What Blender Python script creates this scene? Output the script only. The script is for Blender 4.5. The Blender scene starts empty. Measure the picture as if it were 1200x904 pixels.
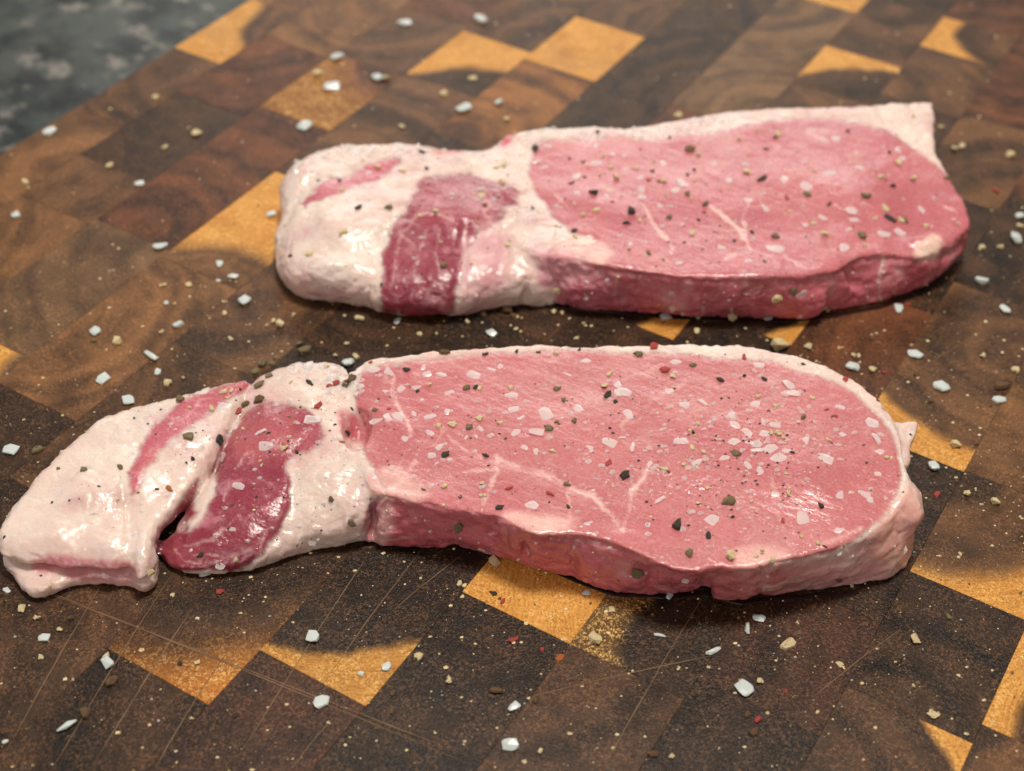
import bpy, bmesh, math, random
import numpy as np
from mathutils import Vector, Matrix
from mathutils.bvhtree import BVHTree
random.seed(7); rng = np.random.default_rng(11)
S = bpy.context.scene; COL = S.collection

# ------------------------------------------------------------------ camera
# World axes follow the board: X across the glued rows, Y along them, Z up; board top is z = 0.
CX, CY = 600.0, 452.0
VA, VB = np.array([2020.0, -1070.0]), np.array([-3500.0, -1270.0])     # vanishing points of the rows
FPX = math.sqrt(-((VA[0]-CX)*(VB[0]-CX) + (VA[1]-CY)*(VB[1]-CY)))
def _ray(x, y): return np.array([(x-CX)/FPX, (y-CY)/FPX, 1.0])
_Y = _ray(*VA); _Y /= np.linalg.norm(_Y)
_X = -_ray(*VB); _X /= np.linalg.norm(_X)
ROT = np.stack([_X, _Y, np.cross(_X, _Y)])
FWD = ROT @ np.array([0, 0, 1.0]); RIGHT = ROT @ np.array([1.0, 0, 0]); UP = -(ROT @ np.array([0, 1.0, 0]))
CAMP = -FWD*0.40
def ray_dir(x, y): return ROT @ _ray(x, y)
def unproj(x, y, z=0.0):                                               # a photo point at height z (m)
    d = ray_dir(x, y); t = (z-CAMP[2])/d[2]; return CAMP + d*t
def project(p):                                                        # (n,3) world -> (n,2) photo
    v = (np.asarray(p)-CAMP) @ ROT
    return np.stack([CX+FPX*v[:, 0]/v[:, 2], CY+FPX*v[:, 1]/v[:, 2]], 1)
cam = bpy.data.cameras.new('camera'); camo = bpy.data.objects.new('camera', cam); COL.objects.link(camo)
m = Matrix.Identity(4)
for i in range(3):
    m[i][0] = RIGHT[i]; m[i][1] = UP[i]; m[i][2] = -FWD[i]; m[i][3] = CAMP[i]
camo.matrix_world = m
cam.sensor_width = 36; cam.lens = 36*FPX/1200; cam.clip_start = 0.01; cam.clip_end = 20
cam.dof.use_dof = True; cam.dof.focus_distance = 0.353; cam.dof.aperture_fstop = 13.0; cam.dof.aperture_blades = 0
S.camera = camo

# ------------------------------------------------------------------ light
W = bpy.data.worlds.new('World'); S.world = W; W.use_nodes = True
W.node_tree.nodes['Background'].inputs[0].default_value = (1.0, 0.90, 0.80, 1)
W.node_tree.nodes['Background'].inputs[1].default_value = 0.22
RH = np.array([RIGHT[0], RIGHT[1], 0]); RH /= np.linalg.norm(RH)
FH = np.array([FWD[0], FWD[1], 0]); FH /= np.linalg.norm(FH)
def area(name, u, v, z, sx, sy, watt, col, aim=(0, 0, 0)):
    l = bpy.data.lights.new(name, 'AREA'); l.shape = 'RECTANGLE'; l.size = sx; l.size_y = sy; l.energy = watt; l.color = col
    o = bpy.data.objects.new(name, l); COL.objects.link(o)
    p = RH*u + FH*v + np.array([0, 0, z]); o.location = p
    o.rotation_euler = (Vector(aim)-Vector(p)).to_track_quat('-Z', 'Y').to_euler()
    return o
area('ceiling_lamp', 0.12, 0.12, 1.25, 0.24, 0.24, 15.5, (1.0, 0.93, 0.83))
area('kitchen_window', 0.0, 1.75, 0.85, 1.3, 0.5, 8.0, (1.0, 0.95, 0.88))
area('front_fill', -0.35, -1.25, 0.75, 0.9, 0.7, 5.5, (1.0, 0.93, 0.86))  # added soft fill from the viewer's side, brightens the front walls of the chops
area('side_window', -1.3, 0.35, 0.85, 0.5, 0.5, 2.5, (0.80, 0.88, 1.0))
S.view_settings.view_transform = 'Standard'; S.view_settings.look = 'None'
S.view_settings.exposure = 0.0; S.view_settings.gamma = 1.0; S.view_settings.use_curve_mapping = False
S.cycles.max_bounces = 8; S.cycles.transmission_bounces = 6; S.cycles.caustics_refractive = False; S.cycles.caustics_reflective = False

# ------------------------------------------------------------------ helpers
class NT:
    """small node-graph writer"""
    def __init__(self, name):
        self.m = bpy.data.materials.new(name); self.m.use_nodes = True
        self.t = self.m.node_tree; self.b = self.t.nodes['Principled BSDF']
    def n(self, typ, ins=None, **kw):
        nd = self.t.nodes.new(typ)
        for k, v in kw.items(): setattr(nd, k, v)
        for k, v in (ins or {}).items(): self.put(nd.inputs[k], v)
        return nd
    def put(self, sock, v):
        if isinstance(v, bpy.types.NodeSocket): self.t.links.new(v, sock)
        else: sock.default_value = v
    def math(self, op, a, b=0.0, c=None, clamp=False):
        nd = self.n('ShaderNodeMath', operation=op, use_clamp=clamp)
        self.put(nd.inputs[0], a); self.put(nd.inputs[1], b)
        if c is not None: self.put(nd.inputs[2], c)
        return nd.outputs[0]
    def mix(self, f, a, b, blend='MIX'):
        nd = self.n('ShaderNodeMix', data_type='RGBA', blend_type=blend)
        self.put(nd.inputs[0], f); self.put(nd.inputs[6], a); self.put(nd.inputs[7], b)
        return nd.outputs[2]
    def ramp(self, f, lo, hi):
        nd = self.n('ShaderNodeMapRange', interpolation_type='SMOOTHSTEP')
        self.put(nd.inputs[0], f); self.put(nd.inputs[1], lo); self.put(nd.inputs[2], hi)
        return nd.outputs[0]
    def noise(self, vec, scale, detail=2.0, rough=0.5, dist=0.0, dim='3D', w=None):
        nd = self.n('ShaderNodeTexNoise', noise_dimensions=dim)
        if vec is not None: self.put(nd.inputs['Vector'], vec)
        if w is not None: self.put(nd.inputs['W'], w)
        self.put(nd.inputs['Scale'], scale); self.put(nd.inputs['Detail'], detail)
        self.put(nd.inputs['Roughness'], rough); self.put(nd.inputs['Distortion'], dist)
        return nd.outputs[0]
    def attr(self, name, typ='GEOMETRY'): return self.n('ShaderNodeAttribute', attribute_name=name, attribute_type=typ)
    def bump(self, h, dist, strength=1.0, normal=None):
        nd = self.n('ShaderNodeBump', ins={'Height': h, 'Distance': dist, 'Strength': strength})
        if normal is not None: self.put(nd.inputs['Normal'], normal)
        return nd.outputs[0]
    def set(self, **kw):
        for k, v in kw.items(): self.put(self.b.inputs[k.replace('_', ' ')], v)
        return self.m
def link(name, mesh, parent=None, mat=None):
    o = bpy.data.objects.new(name, mesh); COL.objects.link(o)
    if parent: o.parent = parent
    if mat: mesh.materials.append(mat)
    return o
def tag(o, label=None, cat=None, group=None, kind=None):
    for k, v in (('label', label), ('category', cat), ('group', group), ('kind', kind)):
        if v: o[k] = v
    return o
def empty(name, loc=(0, 0, 0)):
    o = bpy.data.objects.new(name, None); COL.objects.link(o); o.location = loc; o.empty_display_size = 0.01; return o
def pydata(name, v, f):
    me = bpy.data.meshes.new(name); me.from_pydata([tuple(p) for p in v], [], f); me.update(); return me

def hash3(ix, iy, iz, seed):
    h = (ix.astype(np.int64)*73856093) ^ (iy.astype(np.int64)*19349663) ^ (iz.astype(np.int64)*83492791) ^ (seed*2654435761)
    h = (h ^ (h >> 13))*1274126177 & 0x7fffffff; h = (h ^ (h >> 16))*668265263 & 0x7fffffff
    return ((h >> 7) & 0xffff)/65535.0
def vnoise(p, seed=0):                                                 # value noise -1..1 at (n,3)
    i = np.floor(p); f = p-i; f = f*f*(3-2*f); i = i.astype(np.int64); r = 0
    for dx in (0, 1):
        for dy in (0, 1):
            for dz in (0, 1):
                w = (f[:, 0] if dx else 1-f[:, 0])*(f[:, 1] if dy else 1-f[:, 1])*(f[:, 2] if dz else 1-f[:, 2])
                r = r + w*hash3(i[:, 0]+dx, i[:, 1]+dy, i[:, 2]+dz, seed)
    return r*2-1
def fbm(p, seed=0, octs=3):
    r = 0; a = 1.0; s = 0
    for k in range(octs): r = r + a*vnoise(p*2**k, seed+k*17); s += a; a *= 0.5
    return r/s
def poly_sd(poly, x, y):                                               # signed distance, negative inside
    poly = np.asarray(poly, float); d2 = np.full(x.shape, 1e18); ins = np.zeros(x.shape, bool)
    for k in range(len(poly)):
        (x0, y0), (x1, y1) = poly[k], poly[(k+1) % len(poly)]
        ex, ey = x1-x0, y1-y0; wx, wy = x-x0, y-y0
        t = np.clip((wx*ex+wy*ey)/max(ex*ex+ey*ey, 1e-12), 0, 1)
        d2 = np.minimum(d2, (wx-ex*t)**2+(wy-ey*t)**2)
        c = (y0 > y) != (y1 > y)
        if y1 != y0: ins ^= c & (x < (x1-x0)*(y-y0)/(y1-y0)+x0)
    d = np.sqrt(d2); return np.where(ins, -d, d)
def line_d(pts, x, y):
    d2 = np.full(x.shape, 1e18)
    for (x0, y0), (x1, y1) in zip(pts[:-1], pts[1:]):
        ex, ey = x1-x0, y1-y0; wx, wy = x-x0, y-y0
        t = np.clip((wx*ex+wy*ey)/max(ex*ex+ey*ey, 1e-12), 0, 1)
        d2 = np.minimum(d2, (wx-ex*t)**2+(wy-ey*t)**2)
    return np.sqrt(d2)
def sm(x, a, b):
    t = np.clip((x-a)/(b-a), 0, 1); return t*t*(3-2*t)
def smin(a, b, k):
    h = np.clip(0.5+0.5*(b-a)/k, 0, 1); return b*(1-h)+a*h-k*h*(1-h)
def smax(a, b, k): return -smin(-a, -b, k)
def smooth_poly(p, n=2):                                               # Chaikin corner cutting
    p = np.asarray(p, float)
    for _ in range(n):
        q = np.roll(p, -1, 0); a = 0.75*p+0.25*q; b = 0.25*p+0.75*q
        p = np.stack([a, b], 1).reshape(-1, p.shape[1])
    return p

# ------------------------------------------------------------------ counter
BT = 0.038                                                             # board thickness
g = NT('granite')
pos = g.n('ShaderNodeNewGeometry').outputs['Position']
n1 = g.noise(pos, 45, 4, 0.65); n2 = g.noise(pos, 75, 4, 0.65); v = g.n('ShaderNodeTexVoronoi', ins={'Vector': pos, 'Scale': 75.0})
c = g.mix(g.ramp(n1, 0.36, 0.62), (0.010, 0.015, 0.017, 1), (0.060, 0.070, 0.064, 1))
c = g.mix(g.ramp(n2, 0.55, 0.68), c, (0.21, 0.195, 0.175, 1))
c = g.mix(g.math('MULTIPLY', g.ramp(v.outputs['Distance'], 0.25, 0.05), 0.6), c, (0.05, 0.085, 0.09, 1))
GR = g.set(Base_Color=c, Roughness=0.42); g.b.inputs['Specular IOR Level'].default_value = 0.25
me = pydata('counter', [(-0.9, -0.9, -BT-0.03), (0.9, -0.9, -BT-0.03), (0.9, 0.9, -BT-0.03), (-0.9, 0.9, -BT-0.03),
                        (-0.9, -0.9, -BT), (0.9, -0.9, -BT), (0.9, 0.9, -BT), (-0.9, 0.9, -BT)],
            [(3, 2, 1, 0), (4, 5, 6, 7), (0, 1, 5, 4), (1, 2, 6, 5), (2, 3, 7, 6), (3, 0, 4, 7)])
tag(link('counter', me, None, GR), kind='structure', label='dark speckled granite counter under the cutting board')

# ------------------------------------------------------------------ board of end-grain blocks
w = NT('end_grain_wood')
tc = w.n('ShaderNodeTexCoord').outputs['Object']
P_ = lambda k: w.attr(k, 'OBJECT')
seed = P_('seed').outputs['Fac']
off = w.n('ShaderNodeCombineXYZ', ins={0: seed, 1: w.math('MULTIPLY', seed, 1.7), 2: 0.0}).outputs[0]
sp = w.n('ShaderNodeVectorMath', operation='ADD', ins={0: tc, 1: off}).outputs[0]
ctr = w.n('ShaderNodeCombineXYZ', ins={0: P_('ring_x').outputs['Fac'], 1: P_('ring_y').outputs['Fac'], 2: 0.0}).outputs[0]
flat = w.n('ShaderNodeVectorMath', operation='MULTIPLY', ins={0: tc, 1: (1, 1, 0)}).outputs[0]
dist = w.n('ShaderNodeVectorMath', operation='DISTANCE', ins={0: flat, 1: ctr}).outputs['Value']
wob = w.math('MULTIPLY', w.math('SUBTRACT', w.noise(sp, 55, 3, 0.55), 0.5), 0.009)
d = w.math('ADD', dist, wob)
band = w.noise(None, 1.0, 2.5, 0.55, dim='1D', w=w.math('ADD', w.math('MULTIPLY', d, 78.0), w.math('MULTIPLY', seed, 31.0)))
fine = w.noise(None, 1.0, 1.0, 0.5, dim='1D', w=w.math('MULTIPLY', d, 1500.0))
cloud = w.noise(sp, 75, 3, 0.6)
c0, c1 = P_('tone_light').outputs['Color'], P_('tone_dark').outputs['Color']
heart = w.mix(w.ramp(w.math('ADD', w.math('MULTIPLY', band, 0.6), w.math('MULTIPLY', cloud, 0.4)), 0.36, 0.64), c1, c0)
heart = w.mix(w.math('MULTIPLY', w.ramp(fine, 0.62, 0.40), 0.20), heart, w.mix(1.0, heart, (0.45, 0.4, 0.38, 1), 'MULTIPLY'))
sapc = w.mix(w.ramp(w.math('ADD', w.math('MULTIPLY', fine, 0.5), w.math('MULTIPLY', cloud, 0.5)), 0.35, 0.65), (0.43, 0.175, 0.028, 1), (0.60, 0.28, 0.055, 1))
sapc = w.mix(w.math('MULTIPLY', w.ramp(w.noise(sp, 38, 2, .5), 0.58, 0.75), 0.5), sapc, (0.36, 0.17, 0.05, 1))
sr, sw = P_('sap_radius').outputs['Fac'], P_('sap_soft').outputs['Fac']
sapm = w.ramp(d, w.math('SUBTRACT', sr, sw), w.math('ADD', sr, sw))
col = w.mix(sapm, heart, w.mix(1.0, sapc, P_('sap_tint').outputs['Color'], 'MULTIPLY'))
pore = w.noise(sp, 1450, 1.5, 0.6, 1.2)
fl = w.math('MULTIPLY', w.ramp(pore, 0.52, 0.60), w.ramp(w.noise(sp, 160, 2, .5), 0.25, 0.62))
col = w.mix(w.math('MULTIPLY', fl, 0.85), col, w.mix(sapm, w.mix(0.40, w.mix(1.0, heart, (2.2, 2.0, 1.9, 1), 'MULTIPLY'), (0.22, 0.105, 0.045, 1)), (0.74, 0.43, 0.13, 1)))
col = w.mix(w.math('MULTIPLY', w.ramp(pore, 0.42, 0.30), 0.55), col, w.mix(1.0, col, (0.35, 0.3, 0.28, 1), 'MULTIPLY'))
hgt = w.math('ADD', w.math('MULTIPLY', pore, 0.9), w.math('MULTIPLY', w.noise(sp, 420, 2, .6), 0.25))
rough = w.math('ADD', w.math('MULTIPLY', w.noise(sp, 90, 3, 0.6), 0.16), 0.32)
WOOD = w.set(Base_Color=col, Roughness=rough, Normal=w.bump(hgt, 0.00025, 0.7))
w.b.inputs['Specular IOR Level'].default_value = 0.22

board = empty('cutting_board', (-0.0, 0.09, -BT))
tag(board, 'end grain wooden cutting board of dark brown and orange yellow blocks', 'cutting board')
LX = lambda k: -0.001+0.0281*k
DK, MID, BR, RD = 'dk', 'mid', 'br', 'rd'
TONES = {'dk': ((0.052, 0.025, 0.012), (0.010, 0.006, 0.004)),
         'vd': ((0.028, 0.015, 0.0085), (0.009, 0.006, 0.0045)),
         'mid': ((0.125, 0.059, 0.025), (0.030, 0.015, 0.008)),
         'br': ((0.205, 0.096, 0.036), (0.060, 0.028, 0.012)),
         'rd': ((0.135, 0.047, 0.019), (0.036, 0.014, 0.007)),
         'dr': ((0.062, 0.025, 0.014), (0.018, 0.009, 0.006)),
         'db': ((0.074, 0.036, 0.018), (0.022, 0.012, 0.007)),
         'tan': ((0.165, 0.090, 0.042), (0.060, 0.034, 0.018)),
         'or': ((0.270, 0.110, 0.030), (0.060, 0.025, 0.011))}
# row -> list of (y_end_mm, tone, ring centre x,y in board mm, sap radius mm, sap softness mm); y runs front to back
NO = (0, 0, 9999, 1)
ROWS = {
 -7: [(-60, 'mid'), (-12, 'br'), (40, 'br'), (88, 'mid'), (131, 'mid', -138, 131, 45, 3), (175, 'br'), (230, 'mid')],
 -6: [(-38, 'mid'), (-6, 'br'), (20, 'mid'), (66, 'dk'), (112, 'rd'), (163, 'br'), (215, 'mid')],
 -5: [(-60, 'tan', -90, -60, 27, 2.5), (-2.9, 'tan'), (74, 'rd'), (116, 'rd', -110, 126, 29, 9, (.42, .34, .28)), (157, 'mid'), (205, 'rd'), (250, 'dk')],
 -4: [(-110, 'dk'), (-71.5, 'dk'), (-7, 'br'), (46, 'br', -92, -22, 31, 5), (118, 'mid'), (154, 'dk', -70, 92, 49, 3), (205, 'mid'), (260, 'br')],
 -3: [(-95, 'dk'), (-34, 'mid'), (45, 'mid'), (92, 'dk'), (149, 'or'), (186, 'mid', -30, 60, 50, 3), (235, 'mid'), (280, 'dk')],
 -2: [(-150, 'dk'), (-92, 'db'), (-40, 'dk'), (30, 'dk'), (95, 'mid'), (146, 'dk'), (208, 'dk'), (262, 'dk')],
 -1: [(-161, 'dk'), (-121.7, 'dk'), (-52, 'dk', -60, -60, 73, 10, (.72, .55, .4)), (20, 'vd'), (90, 'dk'), (150, 'rd'), (203, 'tan'), (246, 'tan'), (285, 'mid', -30, 285, 37.5, 2)],
  0: [(-142, 'dk'), (-104.4, 'dr'), (-55, 'vd', -7, -60, 42.5, 2, (.8, .8, .8)), (-5, 'vd'), (40, 'dk'), (135, 'vd', -22, 74, 51, 1.5), (187, 'mid'), (217, 'dk', 30, 180, 33, 2), (262, 'mid'), (310, 'dk')],
  1: [(-128, 'dk'), (-66.7, 'vd'), (-28, 'br', 140, -20, 24, 1.5), (12, 'vd'), (55.5, 'vd'), (150, 'vd', 6, 88, 52.5, 1.5), (196, 'dk'), (236, 'mid'), (262, 'mid', 58, 256, 23, 2.5), (310, 'rd')],
  2: [(-115, 'vd'), (-66.7, 'db'), (-20, 'vd', 100, -50, 36, 2, (.22, .26, .4)), (30, 'dk'), (90, 'rd'), (150, 'dk'), (200, 'mid'), (245, 'rd'), (300, 'rd')],
  3: [(-108, 'dk'), (-60, 'vd'), (-24, 'dr'), (33.4, 'vd'), (107.8, 'mid', 108, 88, 45, 2.0), (160, 'dk'), (205, 'rd'), (260, 'rd'), (320, 'mid')],
  4: [(-95, 'dk'), (-44.5, 'db', 108, -78, 40, 1.5), (-5.5, 'dk'), (34, 'mid', 102, 36, 41, 4), (109, 'br'), (150, 'dk', 110, 120, 30, 3), (210, 'mid'), (270, 'rd')],
  5: [(-90, 'db'), (-38.7, 'mid'), (-2, 'dk', 172, -30, 27, 2), (60, 'mid'), (125, 'dk'), (190, 'mid'), (250, 'dk')],
  6: [(-80, 'dk'), (-10, 'mid'), (60, 'br'), (140, 'dk'), (220, 'mid')],
}
Y0, Y1 = -0.185, 0.345
nb = 0
for k, blocks in ROWS.items():
    x0, x1 = LX(k), LX(k+1)
    if k == -7: x0 = -0.190
    spl = list(blocks); ystart = Y0; first = spl[0][0]/1e3
    ys = Y0
    if first-ys > 0.075: spl.insert(0, (first*1e3-55+random.uniform(-6, 6), random.choice(['dk', 'mid', 'rd', 'br'])))
    while spl[-1][0]/1e3 < Y1-0.02: spl.append((min(spl[-1][0]+random.uniform(38, 62), Y1*1e3), random.choice(['dk', 'mid', 'rd', 'br', 'dk'])))
    for b in spl:
        y0, y1 = ys, min(b[0]/1e3, Y1); ys = y1
        if y1-y0 < 0.002: continue
        cx, cy = (x0+x1)/2, (y0+y1)/2; hx, hy = (x1-x0)/2-0.00001, (y1-y0)/2-0.00001
        e, dz = 0.00007, random.uniform(-0.00002, 0.00002)
        vs = []
        for z, ins in ((0, 0), (BT-0.00008, 0), (BT+dz, e)):
            vs += [(-hx+ins, -hy+ins, z), (hx-ins, -hy+ins, z), (hx-ins, hy-ins, z), (-hx+ins, hy-ins, z)]
        fs = [(3, 2, 1, 0), (8, 9, 10, 11)]
        for q in (0, 4):
            for i in range(4): fs.append((q+i, q+(i+1) % 4, q+4+(i+1) % 4, q+4+i))
        o = link('block', pydata('block', vs, fs), board, WOOD)
        o.location = (cx-board.location.x, cy-board.location.y, 0)
        t = TONES[b[1]]; j = random.uniform(0.88, 1.14)
        o['tone_light'] = [float(a*j) for a in t[0]]; o['tone_dark'] = [float(a*j) for a in t[1]]
        if len(b) > 2:
            o['ring_x'], o['ring_y'], o['sap_radius'], o['sap_soft'] = b[2]/1e3-cx, b[3]/1e3-cy, b[4]/1e3, b[5]/1e3
        else:
            a = random.uniform(0, 6.28); rr = random.uniform(0.018, 0.05)
            o['ring_x'], o['ring_y'], o['sap_radius'], o['sap_soft'] = rr*math.cos(a), rr*math.sin(a), 9.0, 0.001
        o['sap_tint'] = [float(q) for q in (b[6] if len(b) > 6 else (1, 1, 1))]
        o['seed'] = float(nb % 97)*0.731; nb += 1

# knife cuts: shallow pale scores in the wood
sc = NT('raw_wood_score'); SCORE = sc.set(Base_Color=(0.17, 0.095, 0.045, 1), Roughness=0.75)
CUTS = [((0, 675), (620, 915)), ((6, 674), (560, 900)), ((0, 895), (133, 662)), ((60, 904), (205, 668)), ((105, 904), (235, 700)), ((180, 904), (262, 770)),
        ((270, 904), (432, 650)), ((140, 700), (170, 645)), ((380, 800), (498, 640)), ((445, 730), (540, 652)), ((705, 904), (830, 690)),
        ((600, 822), (840, 768)), ((340, 904), (395, 838)), ((950, 820), (1060, 735)), ((1035, 460), (1180, 372)), ((200, 560), (330, 470))]
for a, b in CUTS:
    p, q = unproj(*a), unproj(*b); d_ = (q-p); L = np.linalg.norm(d_); d_ /= L; nrm = np.array([-d_[1], d_[0], 0])
    n = max(6, int(L/0.006)); vs = []; fs = []
    for i in range(n+1):
        c_ = p+d_*L*i/n+nrm*(0.0004*math.sin(3.1*i/n)+rng.normal(0, 0.00004)); wd = 0.00011*(0.55+0.9*rng.random())*min(1, 4*min(i, n-i)/n+0.15)
        vs += [c_-nrm*wd+np.array([0, 0, 0.00007]), c_+np.array([0, 0, 0.00010]), c_+nrm*wd+np.array([0, 0, 0.00007])]
        if i: fs += [(3*i-3, 3*i-2, 3*i+1, 3*i), (3*i-2, 3*i-1, 3*i+2, 3*i+1)]
    o = link('knife_score', pydata('knife_score', vs, fs), board, SCORE); o.location = -board.location

# ------------------------------------------------------------------ meat materials
def meat(name, fiber, rough, sss, bump_mm, coat, bs):
    t = NT(name)
    ps = t.n('ShaderNodeNewGeometry').outputs['Position']
    vc = t.attr('tint').outputs['Color']
    mp = t.n('ShaderNodeMapping', ins={'Vector': ps, 'Rotation': (0, 0, -math.atan2(RH[1], RH[0])), 'Scale': (0.30, 1.0, 1.0)}); mp.vector_type = 'POINT'; st = mp.outputs[0]
    n1 = t.noise(st, 320, 4, 0.62); n2 = t.noise(ps, 130, 3, 0.55); n3 = t.noise(ps, 1300, 2, 0.5)
    nf = t.noise(st, 850, 3, 0.6)
    c = t.mix(t.math('MULTIPLY', t.ramp(nf, 0.40, 0.72), fiber), vc, t.mix(0.3, vc, (0.70, 0.38, 0.36, 1)))
    c = t.mix(t.math('MULTIPLY', t.ramp(n2, 0.62, 0.35), fiber*0.8), c, t.mix(1.0, c, (0.90, 0.70, 0.70, 1), 'MULTIPLY'))
    if fiber > 0.12:
        rd = t.math('ABSOLUTE', t.math('SUBTRACT', t.noise(ps, 24, 3, 0.5, 0.0), 0.5))
        th = t.math('MULTIPLY', t.ramp(rd, 0.010, 0.001), t.ramp(t.noise(ps, 60, 2, 0.5), 0.48, 0.66))
        c = t.mix(t.math('MULTIPLY', th, 0.30), c, (0.80, 0.52, 0.46, 1))
        c = t.mix(t.math('MULTIPLY', t.ramp(t.noise(ps, 34, 3, 0.55), 0.46, 0.70), 0.30), c, t.mix(0.45, c, (0.64, 0.27, 0.24, 1)))
    h = t.math('ADD', t.math('ADD', t.math('MULTIPLY', n1, 0.85), t.math('MULTIPLY', t.noise(ps, 520, 2, 0.55), 0.55)), t.math('MULTIPLY', n3, 0.18))
    r = t.math('ADD', t.math('MULTIPLY', t.ramp(n3, 0.3, 0.7), 0.16), rough)
    wet = t.ramp(t.noise(ps, 55, 3, 0.55), 0.34, 0.62)
    ch = t.math('ADD', t.math('MULTIPLY', t.noise(ps, 1500, 2, 0.6), 0.5), t.math('ADD', t.math('MULTIPLY', t.noise(st, 480, 2, 0.55), 0.8), t.math('MULTIPLY', n1, 0.8)))
    m_ = t.set(Base_Color=c, Roughness=r, Normal=t.bump(h, bump_mm*1e-3, bs), Coat_Normal=t.bump(ch, 0.00042, 0.9), Coat_Weight=t.math('MULTIPLY', t.math('ADD', t.math('MULTIPLY', wet, 0.75), 0.25), coat))
    t.b.inputs['Subsurface Weight'].default_value = sss
    t.b.inputs['Subsurface Radius'].default_value = (1.0, 0.35, 0.25)
    t.b.inputs['Subsurface Scale'].default_value = 0.0022
    t.b.inputs['Coat Roughness'].default_value = 0.07; t.b.inputs['Coat IOR'].default_value = 1.5
    return m_
LEAN = meat('raw_lean', 0.14, 0.20, 0.50, 0.50, 0.8, 0.70)
FAT = meat('raw_fat', 0.06, 0.24, 0.55, 0.42, 0.75, 0.60)

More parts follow.
